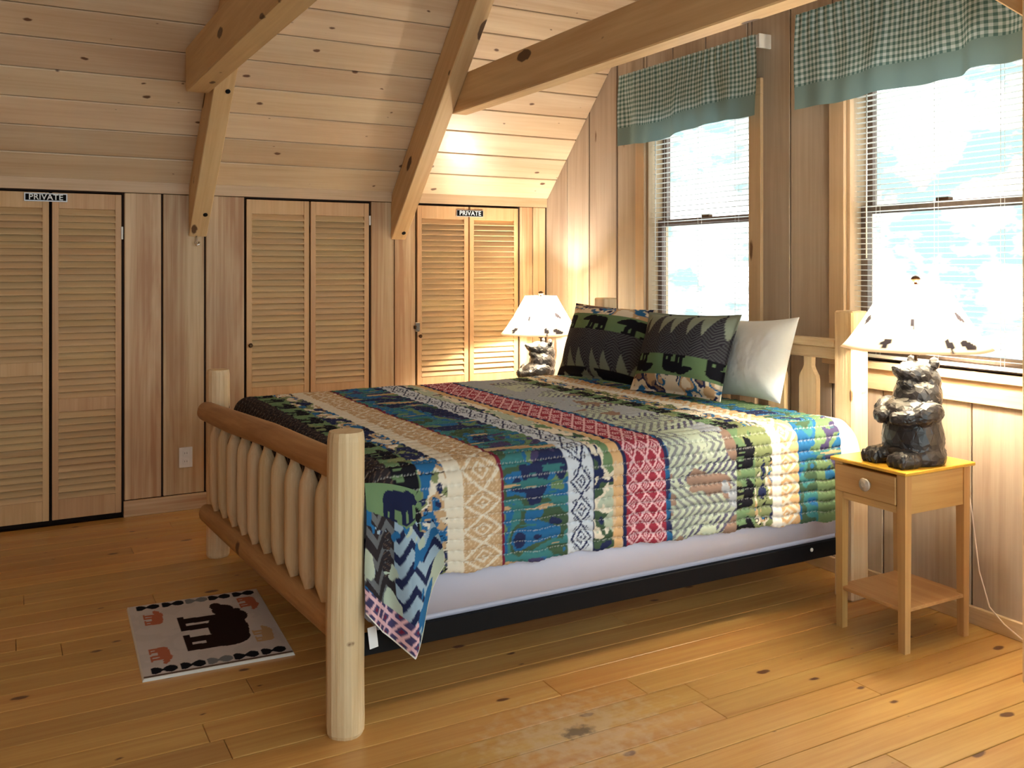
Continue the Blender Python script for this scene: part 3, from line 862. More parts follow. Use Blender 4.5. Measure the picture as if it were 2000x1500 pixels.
for i, yy in enumerate((4.386, 4.222, 4.039, 3.858, 3.680, 3.504, 3.330, 3.155, 2.985, 2.82)):
    f = (yy - 2.68) / (4.63 - 2.68)
    zt = 0.790 - 0.085 * f - 0.03; zb = 0.300 - 0.087 * f + 0.03
    xx = FX - 0.01 - 0.03 * f
    log('footboard_spindle', M['log'], bed, (xx, yy, zb), (xx, yy, zt),
        [(0, 0.012), (0.04, 0.015), (0.15, 0.031), (0.2, 0.0335), (0.5, 0.034), (0.8, 0.033), (0.86, 0.030), (0.96, 0.014), (1, 0.012)], 10, 0.002, 20 + i, 0.04)
HX, HYN, HYF = 3.135, 2.705, 4.52
for yy in (HYN, HYF):
    wbox('headboard_post', M['log'], bed, HX - 0.05, HX + 0.05, yy - 0.05, yy + 0.05, 0.0, 1.212, 0.008, 'z')
wbox('headboard_rail', M['log'], bed, HX - 0.045, HX + 0.03, HYN + 0.05, HYF - 0.05, 1.053, 1.085, 0.006, 'y')
wbox('headboard_rail', M['log'], bed, HX - 0.02, HX + 0.025, HYN + 0.05, HYF - 0.05, 1.0, 1.053, 0.006, 'y')
wbox('headboard_rail', M['log'], bed, HX - 0.02, HX + 0.025, HYN + 0.05, HYF - 0.05, 0.44, 0.53, 0.006, 'y')
def headspindle(yy):
    prof = [(0.53, 0.020), (0.60, 0.020), (0.645, 0.047), (0.66, 0.050), (0.90, 0.050), (0.918, 0.046), (0.945, 0.028), (0.96, 0.022), (1.0, 0.024)]
    V = []; F = []
    for (zz, hw) in prof:
        V += [(zz - 0.53, -hw, -0.012), (zz - 0.53, hw, -0.012), (zz - 0.53, hw, 0.012), (zz - 0.53, -hw, 0.012)]
    n = len(prof)
    for i in range(n - 1):
        for k in range(4):
            F.append((i * 4 + k, i * 4 + (k + 1) % 4, (i + 1) * 4 + (k + 1) % 4, (i + 1) * 4 + k))
    F += [(3, 2, 1, 0), tuple((n - 1) * 4 + k for k in range(4))]
    link('headboard_spindle', mesh_from('headboard_spindle', V, F), M['log'], bed, frame((HX, yy, 0.53), (0, 0, 1), (-1, 0, 0)))
yy = 2.935
while yy < HYF - 0.15:
    headspindle(yy); yy += 0.19
for yy in (2.69, 4.52):
    wbox('side_rail', M['black'], bed, FX + 0.05, HX - 0.05, yy - 0.012, yy + 0.012, 0.205, 0.268, 0.002, 'x')
for xx, yy in ((1.02, 2.677), (1.148, 2.677), (2.87, 2.677)):
    if xx < 1.1: continue
    link('stud', lathe([(0, 0.008), (0.003, 0.008), (0.006, 0.004)], 12), M['white'], bed, frame((xx, yy, 0.247), (0, -1, 0), (0, 0, 1)))
wbox('cross_slat', M['black'], bed, 1.9, 1.96, 2.70, 4.51, 0.205, 0.225, 0.002, 'y')
wbox('cross_slat', M['black'], bed, 2.7, 2.76, 2.70, 4.51, 0.205, 0.225, 0.002, 'y')
wbox('cross_slat', M['black'], bed, 1.15, 1.21, 2.70, 4.51, 0.205, 0.225, 0.002, 'y')
for px, py in ((1.93, 3.6), (2.73, 3.6)):
    wbox('support_leg', M['black'], bed, px - 0.015, px + 0.015, py - 0.015, py + 0.015, 0.0, 0.205, 0.002, 'z')

def soft_block(name, mat, x0, x1, y0, y1, z0, z1, r, seed, label, cat):
    n = 40
    bm = bmesh.new(); bm_box(bm, x0, x1, y0, y1, z0, z1)
    bmesh.ops.bevel(bm, geom=list(bm.edges), offset=r, segments=4, affect='EDGES')
    c = Vector(((x0 + x1) / 2, (y0 + y1) / 2, z0))
    for v in bm.verts: v.co -= c
    me = bpy.data.meshes.new(name); bm.to_mesh(me); bm.free()
    me.polygons.foreach_set('use_smooth', [True] * len(me.polygons))
    return tag(link(name, me, mat, None, Matrix.Translation(c)), label, cat)
soft_block('box_spring', M['spring'], 0.985, 3.06, 2.668, 4.535, 0.269, 0.50, 0.03, 1, 'pale lavender white box spring showing below the quilt', 'box spring')
soft_block('mattress', M['mattress'], 0.985, 3.06, 2.675, 4.53, 0.501, 0.745, 0.05, 2, 'thick white mattress hidden under the patchwork quilt', 'mattress')

# quilt ---------------------------------------------------------------
QX0, QX1 = 0.962, 3.005
QYN, QYF, QZ, QR = 2.645, 4.555, 0.772, 0.085
FD = 0.30    # drop inside the footboard
def quilt_point(s, t):
    """s metres along x with the foot drop below QX0+FR, t metres along the cross section starting at the near hem"""
    return None
ds = 0.0052
FR = 0.07
S = np.arange(QX0 - FD, QX1 + 1e-6, ds)
side = 0.40; arc = QR * math.pi / 2; top = (QYF - QYN) - 2 * QR
T = np.arange(0, 2 * side + 2 * arc + top + 1e-6, ds)
Sg, Tg = np.meshgrid(S, T, indexing='ij')
hem = np.interp(Sg, [0.9, 1.2, 1.6, 2.1, 2.6, 3.0], [0.435, 0.425, 0.418, 0.405, 0.385, 0.362])   # near hem height
hem = hem + 0.004 * np.sin(Sg * 23) + 0.003 * np.sin(Sg * 51 + 1)
zt0 = QZ - QR
# near side stretch so that the hem sits at the right height
def cross(t, hem):
    y = np.empty_like(t); z = np.empty_like(t); ny = np.zeros_like(t); nz = np.zeros_like(t)
    m = t < side; f = t / side
    y[m] = QYN; z[m] = (hem + (zt0 - hem) * f)[m]; ny[m] = -1
    m = (t >= side) & (t < side + arc); a = (t - side) / QR
    y[m] = (QYN + QR - QR * np.cos(a))[m]; z[m] = (zt0 + QR * np.sin(a))[m]; ny[m] = -np.cos(a)[m]; nz[m] = np.sin(a)[m]
    m = (t >= side + arc) & (t < side + arc + top)
    y[m] = (QYN + QR + (t - side - arc))[m]; z[m] = QZ; nz[m] = 1
    m = (t >= side + arc + top) & (t < side + 2 * arc + top); a = (t - side - arc - top) / QR
    y[m] = (QYF - QR + QR * np.sin(a))[m]; z[m] = (zt0 + QR * np.cos(a))[m]; ny[m] = np.sin(a)[m]; nz[m] = np.cos(a)[m]
    m = t >= side + 2 * arc + top
    y[m] = QYF; z[m] = (zt0 - (t - side - 2 * arc - top))[m]; ny[m] = 1
    return y, z, ny, nz
Yq, Zq, NY, NZ = cross(Tg, hem)
# foot end: roll over and drop
arcF = FR * math.pi / 2
u = Sg - (QX0 + FR)                # <0 beyond the roll
Xq = Sg.copy(); dz = np.zeros_like(Sg)
m = u < 0
ang = np.clip(-u / FR, 0, math.pi / 2)
Xq[m] = (QX0 + FR - FR * np.sin(ang))[m]
dz[m] = (FR * (1 - np.cos(ang)))[m]
m2 = u < -arcF
dz[m2] += (-u - arcF)[m2]
flat_top = np.clip(NZ, 0, 1)
dropped = (u < -arcF * 0.9)
Zq = Zq - dz * np.clip((Zq - 0.45) / (QZ - 0.45), 0.25, 1)
# quilted ridges run along the bed, spaced across it
qp = 0.052
ridge = np.sqrt(np.abs(np.sin(math.pi * Tg / qp)))
amp = 0.0075 * (ridge - 0.6) + 0.006 * (fbm(Sg * 9, Tg * 14, 5) - 0.5) + 0.012 * (fbm(Sg * 2.2, Tg * 2.2, 9) - 0.5)
pk = 0.003 * np.sin(Sg * 260 + 6 * fbm(Sg * 20, Tg * 6, 8)) * (ridge < 0.75)
amp = amp + pk
Yq = Yq + NY * amp; Zq = Zq + NZ * (amp + 0.012 * (fbm(Sg * 3, Tg * 2.5, 15) - 0.5))
# side drape: soft outward flare with shallow folds
low = np.clip((zt0 - Zq) / 0.33, 0, 1) * (Tg < side)
Yq = Yq - low * (0.006 + 0.008 * np.sin(Sg * 9 + 1.0))
Pq = np.stack([Xq, Yq, Zq], -1)
rgb = quilt_colour(np.where(u < 0, Xq - dz, Sg), Tg)
stitch = (np.abs((Tg / qp) - np.round(Tg / qp)) < 0.06) & (((Sg / 0.011) % 1) < 0.55)
rgb[stitch] = rgb[stitch] * 0.6 + C['white'] * 0.4
corner = dropped & ((Tg < side + arc * 0.6) | (Tg > side + arc * 1.4 + top))
keep = ~(corner[:-1, :-1] | corner[1:, 1:])
mq = grid_mesh('quilt', Pq, keep); set_cols(mq, rgb)
quilt = tag(link('quilt', mq, M['quilt'], None), 'striped patchwork quilt with bears, diamonds and pine trees spread over the bed', 'quilt')
# the gathered corner that hangs beside the near footboard post
na, nb = 110, 130
A, B = np.meshgrid(np.linspace(0, 1, na), np.linspace(0, 1, nb), indexing='ij')   # A: left -> right, B: top -> bottom
xt = 0.955 + 0.20 * A; zt = 0.742 - 0.06 * A ** 2
bl = np.interp(A, [0, 0.25, 0.62, 0.80, 1.0], [0.375, 0.30, 0.212, 0.33, 0.46])
xb = np.interp(A, [0, 0.62, 1.0], [0.930, 1.085, 1.205])
bulge = np.sin(B * math.pi * 0.5)
Xc = xt + (xb - xt) * B ** 0.8
Zc = zt + (bl - zt) * B
Yc = 2.652 - 0.052 * bulge - 0.030 * bulge * np.sin(A * 11.5 + 0.6) - 0.012 * np.sin(B * 7 + A * 3)
zig = ((Zc * 15 + np.abs(((Xc * 13 + 0.25) % 1) - 0.5) * 1.6) % 1) < 0.42
rc = np.zeros(A.shape + (3,)); rc[:] = C['sky']; rc[zig] = C['navy'] * 0.8
dk = (A < 0.45) & (fbm(A * 4, B * 6, 3) > 0.40); rc[dk] = C['char']; rc[dk & zig] = C['grey'] * 0.7
rc[(fbm(A * 5 + 3, B * 5, 13) > 0.58)] = C['sage']; rc[(fbm(A * 4 + 8, B * 6, 23) > 0.62)] = C['blue']
g1 = B < 0.20 + 0.08 * A; rc[g1] = C['green']; rc[g1 & bear_mask((A - 0.55) / 0.7, (0.24 - B) / 0.36)] = C['navy'] * 0.6
e = (B > 0.80) & (A < 0.66); rc[e] = C['purple']
Aq, Bq, Sq = diamonds(Xc, Zc, 0.9, 1.2, 7, 0.045); rc[e & (np.abs(Sq - 1) < 0.28)] = C['pink']; rc[e & (Sq < 0.3)] = C['maroon']
rc[(B > 0.985)] = C['white']
mc = grid_mesh('corner_fold', np.stack([Xc, Yc, Zc], -1)); set_cols(mc, rc)
link('corner_fold', mc, M['quilt'], quilt)
link('care_tag', box_mesh(0.07, 0.028, 0.0012, 0.0).copy(), M['sheet'], quilt, frame((0.982, 2.655, 0.268), (0.15, 0.1, -1), (0, -1, 0)))

# white sheet turned out at the head ------------------------------------
na, nb = 14, 60
A, B = np.meshgrid(np.linspace(0, 1, na), np.linspace(0, 1, nb), indexing='ij')
tB = B * (side * 0.55 + arc + 0.10)
Ys, Zs, nY, nZ = cross(side + arc + 0.10 - tB, np.full_like(B, 0.40))
Xs = 3.008 + 0.07 * A
fl = np.clip((B - 0.35) / 0.65, 0, 1)
Ys = Ys + 0.010 * (1 - A) - fl * (0.075 * A + 0.01) - 0.008 * np.sin(B * 16) * A * fl
Zs = Zs - 0.014
ms = grid_mesh('bed_sheet', np.stack([Xs, Ys, Zs], -1))
tag(link('bed_sheet', ms, M['sheet'], None), 'white sheet edge hanging out beyond the quilt next to the headboard', 'sheet')

# pillows ----------------------------------------------------------------
def sham_colour(u, v, flip, seed):
    """u 0..1 across, v 0..1 up"""
    if flip: v = 1 - v; u = 1 - u
    rgb = np.zeros(u.shape + (3,)); rgb[:] = C['char']
    tr = v < 0.58
    rgb[tr] = C['sage'] * 0.62 if flip else C['sage'] * 0.45
    per = 0.31
    for off, sc in ((0.0, 1.0), (0.5, 0.8)):
        uu = (u / per + off + 0.1 * seed) % 1
        hgt = np.clip(1 - np.abs(uu - 0.5) * 2 / 0.92, 0, 1) * 0.62 * sc
        inside = tr & (((0.58 - v) if True else v) < hgt + 0.0)
        z = ((v * 26 + np.abs(uu - 0.5) * 9) % 1) < 0.5
        rgb[inside] = C['char'] * 0.9 + C['navy'] * 0.15
        rgb[inside & z] = C['grey'] * 0.45
    gr = (v >= 0.58) & (v < 0.82); rgb[gr] = C['green']
    aa = ((u + 0.12 + 0.11 * seed) % 0.42 - 0.21) / 0.34; bb = (v - 0.585) / 0.36
    rgb[gr & bear_mask(-aa, bb)] = C['black']
    tp = v >= 0.82
    c = camo(u, v, ['cream', 'tan', 'blue', 'cream', 'navy', 'brown'], 7, 7, 4 + seed); rgb[tp] = c[tp]
    if not flip:
        rgb[(v < 0.10) & (fbm(u * 8, v * 8, 3) > 0.4)] = C['black']
    return rgb
def pillow(name, mat, label, corners, thick, colour=None, seed=0, n=110, flange=0.0):
    """corners: bl, br, tr, tl of the front mid-surface (bl is left when facing the front)"""
    bl, br, tr_, tl = [np.array(c, float) for c in corners]
    base = (bl + br) / 2
    uu, vv = np.meshgrid(np.linspace(0, 1, n), np.linspace(0, 1, n), indexing='ij')
    def mid(u, v):
        # pinched sides: edges bow inwards a little between the corners
        cu = (u - 0.5) * 2; cv = (v - 0.5) * 2
        u2 = 0.5 + 0.5 * cu * (1 - 0.05 * (1 - cv ** 2)); v2 = 0.5 + 0.5 * cv * (1 - 0.05 * (1 - cu ** 2))
        P = (bl * ((1 - u2) * (1 - v2))[..., None] + br * (u2 * (1 - v2))[..., None] + tr_ * (u2 * v2)[..., None] + tl * ((1 - u2) * v2)[..., None])
        return P
    Pm = mid(uu, vv)
    nrm = np.cross(br - bl, tl - bl); nrm /= np.linalg.norm(nrm)
    cu = np.abs(uu - 0.5) * 2; cv = np.abs(vv - 0.5) * 2
    fl = 1 - flange
    h = np.clip(1 - np.clip(cu / fl, 0, 1) ** 2.6, 0, 1) ** 0.62 * np.clip(1 - np.clip(cv / fl, 0, 1) ** 2.6, 0, 1) ** 0.62
    wr = 0.010 * (fbm(uu * 5, vv * 5, 30 + seed) - 0.5) + 0.006 * (fbm(uu * 13, vv * 9, 40 + seed) - 0.5)
    front = Pm + nrm * (thick * (0.78 * h + wr * h * 8) + 0.002)[..., None]
    back = Pm - nrm * (thick * 0.45 * h + 0.002)[..., None]
    P = np.concatenate([front.reshape(-1, 3), back.reshape(-1, 3)])
    idx = np.arange(n * n).reshape(n, n)
    q1 = np.stack([idx[:-1, :-1], idx[1:, :-1], idx[1:, 1:], idx[:-1, 1:]], -1).reshape(-1, 4)
    q2 = q1[:, ::-1] + n * n
    rim = np.concatenate([idx[:, 0], idx[-1, 1:], idx[-2::-1, -1], idx[0, -2:0:-1]])
    r2 = np.roll(rim, -1)
    q3 = np.stack([rim, rim + n * n, r2 + n * n, r2], -1)
    me = bpy.data.meshes.new(name)
    me.from_pydata((P - base).tolist(), [], np.concatenate([q1, q2, q3]).tolist()); me.update()
    me.polygons.foreach_set('use_smooth', [True] * len(me.polygons))
    if colour is not None:
        c = colour(uu, vv); set_cols(me, np.concatenate([c.reshape(-1, 3), c.reshape(-1, 3)]))
    return tag(link(name, me, mat, None, Matrix.Translation(Vector(base))), label, 'pillow', 'pillows at the headboard')
pillow('pillow_sham', M['sham'], 'dark patterned pillow sham with black bears along its top, by the far lamp',
       [(2.735, 4.42, 0.785), (2.83, 3.79, 0.785), (2.985, 3.84, 1.17), (2.915, 4.50, 1.185)], 0.15, lambda u, v: sham_colour(u, v, False, 0), 1, flange=0.04)
pillow('pillow_sham', M['sham'], 'pillow sham with pine trees above an upside down bear strip, beside the white pillow',
       [(2.72, 3.71, 0.785), (2.83, 3.175, 0.785), (2.945, 3.16, 1.178), (2.86, 3.735, 1.168)], 0.15, lambda u, v: sham_colour(u, v, True, 1), 2, flange=0.06)
pillow('pillow', M['pillow'], 'plain white pillow standing nearest the headboard post',
       [(2.99, 3.36, 0.79), (3.01, 2.99, 0.79), (3.05, 2.915, 1.176), (3.055, 3.34, 1.14)], 0.12, None, 3)

# ------------------------------------------------------------------ nightstands
def nightstand(x0, x1, y0, y1, H, label, drawer_side):
    root = thing('nightstand', label, 'nightstand', ((x0 + x1) / 2, (y0 + y1) / 2, 0), group='bedside nightstands')
    ov = 0.014
    wbox('top', M['nstop_lamplit'], root, x0 - ov, x1 + ov, y0 - ov, y1 + ov, H - 0.014, H, 0.003, 'y')
    lw = 0.036
    for xx in (x0, x1 - lw):
        for yy in (y0, y1 - lw):
            V = []
            for zz, k in ((0.0, 0.80), (H - 0.014, 1.0)):
                c = (xx + lw / 2, yy + lw / 2)
                for sx, sy in ((-1, -1), (1, -1), (1, 1), (-1, 1)):
                    V.append((zz, sx * lw / 2 * k, sy * lw / 2 * k))
            F = [(3, 2, 1, 0), (4, 5, 6, 7)] + [(i, (i + 1) % 4, 4 + (i + 1) % 4, 4 + i) for i in range(4)]
            link('leg', mesh_from('leg', V, F), M['nswood'], root, frame((xx + lw / 2, yy + lw / 2, 0), (0, 0, 1), (0, 1, 0)))
    za, zb = H - 0.158, H - 0.014
    for yy in (y0 + 0.004, y1 - 0.018):
        wbox('side_panel', M['nswood'], root, x0 + lw, x1 - lw, yy, yy + 0.014, za, zb, 0.001, 'x')
    wbox('back_panel', M['nswood'], root, x1 - 0.018, x1 - 0.004, y0 + lw, y1 - lw, za, zb, 0.001, 'y')
    wbox('front_rail', M['nswood'], root, x0 + 0.004, x0 + 0.022, y0 + lw, y1 - lw, za, za + 0.026, 0.001, 'y')
    d = wbox('drawer', M['nswood'], root, x0 - 0.004, x0 + 0.3, y0 + lw + 0.003, y1 - 0.004, za + 0.028, zb - 0.012, 0.003, 'y')
    kn = link('knob', lathe([(0, 0.012), (0.010, 0.011), (0.014, 0.023), (0.020, 0.025), (0.024, 0.021), (0.026, 0.010), (0.028, 0.009)], 18), M['knobm'], d,
              frame((x0 - 0.004, (y0 + y1) / 2, (za + zb) / 2 + 0.01), (-1, 0, 0), (0, 0, 1)))
    wbox('shelf', M['nswood'], root, x0 + 0.006, x1 - 0.006, y0 + 0.006, y1 - 0.006, 0.148, 0.162, 0.002, 'y')
    return root
nightstand(2.832, 3.200, 2.203, 2.522, 0.66, 'small nightstand with one drawer and a top coloured lamplit yellow, beside the near window', -1)
nightstand(2.80, 3.16, 4.93, 5.25, 0.535, 'low nightstand behind the bed, carrying the far lamp', -1)

# ------------------------------------------------------------------ bear lamps
def bear_mesh():
    if 'bear' in MESH: return MESH['bear']
    bm = bmesh.new()
    def ell(c, r, rot=(0, 0, 0), sub=3):
        Mx = Matrix.Translation(Vector(c)) @ Euler(rot).to_matrix().to_4x4() @ Matrix.Diagonal((*r, 1))
        bmesh.ops.create_icosphere(bm, subdivisions=sub, radius=1.0, matrix=Mx)
    # facing +x
    ell((-0.015, 0, 0.085), (0.108, 0.114, 0.150))                # trunk
    ell((-0.015, 0, 0.030), (0.116, 0.120, 0.080))
    ell((-0.015, 0, 0.190), (0.104, 0.114, 0.060))                # shoulder cape
    ell((-0.040, 0, 0.245), (0.084, 0.092, 0.085))                # neck ruff
    ell((-0.060, 0, 0.300), (0.066, 0.074, 0.070))                # back of the head
    ell((-0.035, 0, 0.326), (0.080, 0.066, 0.052), (0, -0.35, 0)) # head
    ell((0.020, 0, 0.336), (0.060, 0.044, 0.030), (0, -0.30, 0))  # upper muzzle
    ell((0.010, 0, 0.287), (0.050, 0.038, 0.024), (0, -0.45, 0))  # lower jaw
    ell((0.072, 0, 0.357), (0.013, 0.019, 0.013))                 # nose
    for s in (-1, 1):
        ell((-0.070, s * 0.050, 0.374), (0.014, 0.024, 0.024))    # ear
        ell((-0.010, s * 0.036, 0.362), (0.022, 0.014, 0.013))    # brow
        ell((0.020, s * 0.096, 0.195), (0.066, 0.034, 0.042), (0, 0.30, -s * 0.2))   # upper arm
        ell((0.080, s * 0.060, 0.176), (0.050, 0.032, 0.032), (0, 0.15, -s * 0.7))   # forearm
        ell((0.106, s * 0.030, 0.174), (0.024, 0.024, 0.026))     # paw
        for (fx, fr) in ((0.075, 0.050), (0.100, 0.050), (0.116, 0.044)):
            ell((fx, s * 0.062, 0.024), (fr * 0.7, fr, 0.036))    # foot
        for k in (-1, 0, 1):
            ell((0.140, s * 0.062 + k * 0.026, 0.022), (0.014, 0.015, 0.026), sub=2)   # toes
    me = bpy.data.meshes.new('bear_raw'); bm.to_mesh(me); bm.free()
    ob = bpy.data.objects.new('bear_raw', me); COL.objects.link(ob)
    r = ob.modifiers.new('r', 'REMESH'); r.mode = 'VOXEL'; r.voxel_size = 0.0055
    d = ob.modifiers.new('d', 'DECIMATE'); d.ratio = 0.22
    dg = bpy.context.evaluated_depsgraph_get()
    out = bpy.data.meshes.new_from_object(ob.evaluated_get(dg))
    bpy.data.objects.remove(ob, do_unlink=True)
    rs = np.random.RandomState(4)
    for v in out.vertices:
        if v.co.z < 0.0: v.co.z = 0.0
        v.co += Vector((rs.randn(), rs.randn(), rs.randn() * (v.co.z > 0.01))) * 0.0009
        if v.co.z < 0.0: v.co.z = 0.0
    out.polygons.foreach_set('use_smooth', [False] * len(out.polygons))
    out.materials.clear(); out.materials.append(M['bear'])
    MESH['bear'] = out
    return out
def shade_mesh():
    if 'shade' in MESH: return MESH['shade']
    nseg, sides = 16, 8
    na = nseg * sides; nr = 44
    th = np.linspace(0, 2 * math.pi, na, endpoint=False)
    V = []
    cols = []
    def rad(f):   # f 0 bottom .. 1 top, gently flared
        return 0.262 - 0.158 * (f ** 0.86) + 0.002 * (1 - f) ** 4
    H = 0.245
    leaves = [(-0.85, 0.14, 0.022, 0.016, 0.8), (-0.45, 0.42, 0.010, 0.020, 0.1), (0.10, 0.12, 0.014, 0.024, 0.1), (0.42, 0.12, 0.032, 0.016, -0.2), (0.62, 0.50, 0.032, 0.015, -0.5),
              (1.3, 0.2, 0.02, 0.02, 0.4), (1.9, 0.4, 0.03, 0.015, 0.2), (2.6, 0.15, 0.03, 0.016, -0.3), (3.3, 0.35, 0.02, 0.02, 0.5), (4.0, 0.2, 0.03, 0.015, 0.1), (4.7, 0.45, 0.02, 0.018, 0.3)]
    rows = []
    for i in range(nr):
        f = i / (nr - 1)
        row = []
        for k, a in enumerate(th):
            ph = (a % (2 * math.pi / sides)) - math.pi / sides
            poly = math.cos(math.pi / sides) / math.cos(ph)
            r = rad(f) * (0.35 + 0.65 * poly / 0.96)
            row.append((r * math.cos(a), r * math.sin(a), f * H))
            c = np.array(lin(250, 240, 216))
            if f < 0.03: c = np.array(lin(196, 170, 140))
            for (la, lf, w, h, tl) in leaves:
                da = ((a - la - 1.13 + math.pi) % (2 * math.pi)) - math.pi
                x = da * r; y = (f - lf) * H
                xr = x * math.cos(tl) + y * math.sin(tl); yr = -x * math.sin(tl) + y * math.cos(tl)
                w2 = w; taper = 1 - 0.35 * xr / w2
                if (xr / w2) ** 2 + (yr / (h * max(0.3, taper))) ** 2 < 1: c = np.array(lin(52, 47, 50))
            cols.append(c)
        rows.append(row)
    P = [p for row in rows for p in row]
    inner = [(p[0] * 0.988, p[1] * 0.988, p[2]) for p in P]
    F = []
    n = len(P)
    for i in range(nr - 1):
        for k in range(na):
            k2 = (k + 1) % na
            F.append((i * na + k, i * na + k2, (i + 1) * na + k2, (i + 1) * na + k))
    me = mesh_from('lamp_shade', P, F, True)
    set_cols(me, np.array(cols)); me.materials.append(M['shade'])
    MESH['shade'] = me
    return me
def lamp(loc, rz, label, power):
    root = thing('bear_lamp', label, 'lamp', loc, rz, 'carved bear table lamps')
    B0 = WM[root.name]
    def at(x, y, z): return B0 @ Matrix.Translation(Vector((x, y, z)))
    link('bear_figure', bear_mesh(), None, root, B0)
    link('stem', lathe([(0, 0.006), (0.34, 0.006)], 10), M['brass'], root, B0 @ frame((-0.03, 0, 0.345), (0, 0, 1), (1, 0, 0)))
    sock = link('socket', lathe([(0, 0.014), (0.01, 0.018), (0.05, 0.018), (0.055, 0.013)], 14), M['brass'], root, B0 @ frame((-0.03, 0, 0.40), (0, 0, 1), (1, 0, 0)))
    link('bulb', lathe([(0, 0.012), (0.015, 0.014), (0.035, 0.026), (0.055, 0.030), (0.075, 0.024), (0.088, 0.006)], 16), M['bulb'], root, B0 @ frame((-0.03, 0.026, 0.456), (0, 0, 1), (1, 0, 0)))
    sh = link('lamp_shade', shade_mesh(), None, root, at(-0.03, 0, 0.427))
    link('finial', lathe([(0, 0.006), (0.006, 0.016), (0.014, 0.018), (0.022, 0.012), (0.026, 0.002)], 14), M['brass'], root, B0 @ frame((-0.03, 0, 0.678), (0, 0, 1), (1, 0, 0)))
    # spider that carries the shade
    for k in range(3):
        a = k * 2.0944
        link('shade_spider', tube_mesh([(-0.03, 0, 0.672), (-0.03 + 0.098 * math.cos(a), 0.098 * math.sin(a), 0.668)], 0.002, 6), M['brass'], root, B0)
    ld = bpy.data.lights.new('bulb_light', 'POINT'); ld.energy = power; ld.color = (1.0, 0.91, 0.76); ld.shadow_soft_size = 0.035
    lo = bpy.data.objects.new('bulb_light', ld); COL.objects.link(lo); lo.parent = root; lo.location = (-0.03, 0.026, 0.556)
    return root
lamp((3.0, 2.313, 0.6605), math.radians(176), 'lit lamp with a carved black bear on the near nightstand', 8.0)
lamp((3.0, 5.10, 0.5355), math.radians(178), 'lit carved bear lamp in the corner behind the bed', 9.5)

# lamp cord down the wall
tag(link('lamp_cord', tube_mesh([(3.27, 2.27, 0.58), (3.285, 2.255, 0.45), (3.30, 2.25, 0.33), (3.301, 2.235, 0.22), (3.298, 2.19, 0.095), (3.296, 2.13, 0.05), (3.290, 2.06, 0.022), (3.27, 1.95, 0.006)], 0.003, 6), M['cord'], None),
    'thin pale lamp cord trailing down the wall behind the near nightstand', 'cord')

# ------------------------------------------------------------------ valances on rods
def valance(y0, y1, ztop, zbot, label, seed, pleat):
    xv = XW - 0.085
    root = thing('window_valance', label, 'valance', (xv, (y0 + y1) / 2, ztop), group='green gingham window valances')
    n1, n2 = 260, 40
    U, Vv = np.meshgrid(np.linspace(0, 1, n1), np.linspace(0, 1, n2), indexing='ij')
    Lw = y1 - y0; Hh = ztop - zbot
    hang = 1 - Vv       # 0 at the top
    fold = np.sin(U * 26 + 2.5 * np.sin(U * 5 + seed)) * 0.6 + np.sin(U * 47 + seed) * 0.4
    grow = np.clip((hang - 0.12) / 0.5, 0, 1)
    X = xv - 0.004 - 0.013 * fold * grow - 0.006 * hang
    # small gathers on the rod sleeve
    X = X - 0.003 * np.sin(U * 150 + seed) * (1 - grow)
    pl = np.exp(-((U - pleat) / 0.03) ** 2); X = X - 0.022 * pl * grow
    Y = y1 - U * Lw + 0.006 * np.sin(hang * 5 + U * 9)
    Z = zbot + Vv * Hh + 0.004 * np.sin(U * 7 + seed * 2) * grow + 0.004 * np.sin(U * 19) * grow + 0.022 * np.tanh((U - pleat) * 30) * grow * 0.6
    me = grid_mesh('valance_cloth', np.stack([X, Y, Z], -1))
    uvl = me.uv_layers.new(name='UVMap')
    vi = np.empty(len(me.loops), dtype=np.int32); me.loops.foreach_get('vertex_index', vi)
    uvv = np.stack([(U * Lw * 1.12 + 0.008 * fold).ravel(), (Vv * Hh).ravel()], -1)[vi]
    uvl.data.foreach_set('uv', uvv.astype(np.float32).ravel())
    link('valance_cloth', me, M['gingham'], root)
    wbox('curtain_rod', M['white'], root, xv + 0.004, xv + 0.012, y0 - 0.012, y1 + 0.012, ztop - 0.065, ztop - 0.002, 0.002, 'y')
    for yy in (y0 - 0.016, y1 + 0.004):
        wbox('rod_return', M['white'], root, xv + 0.004, XW - 0.001, yy, yy + 0.012, ztop - 0.068, ztop + 0.002, 0.002, 'x')
    return root
valance(3.375, 4.525, 2.545, 2.13, 'green gingham valance over the window behind the bed', 1.0, 0.47)
valance(1.93, 3.112, 2.575, 2.145, 'green gingham valance over the window behind the near lamp', 2.3, 0.75)

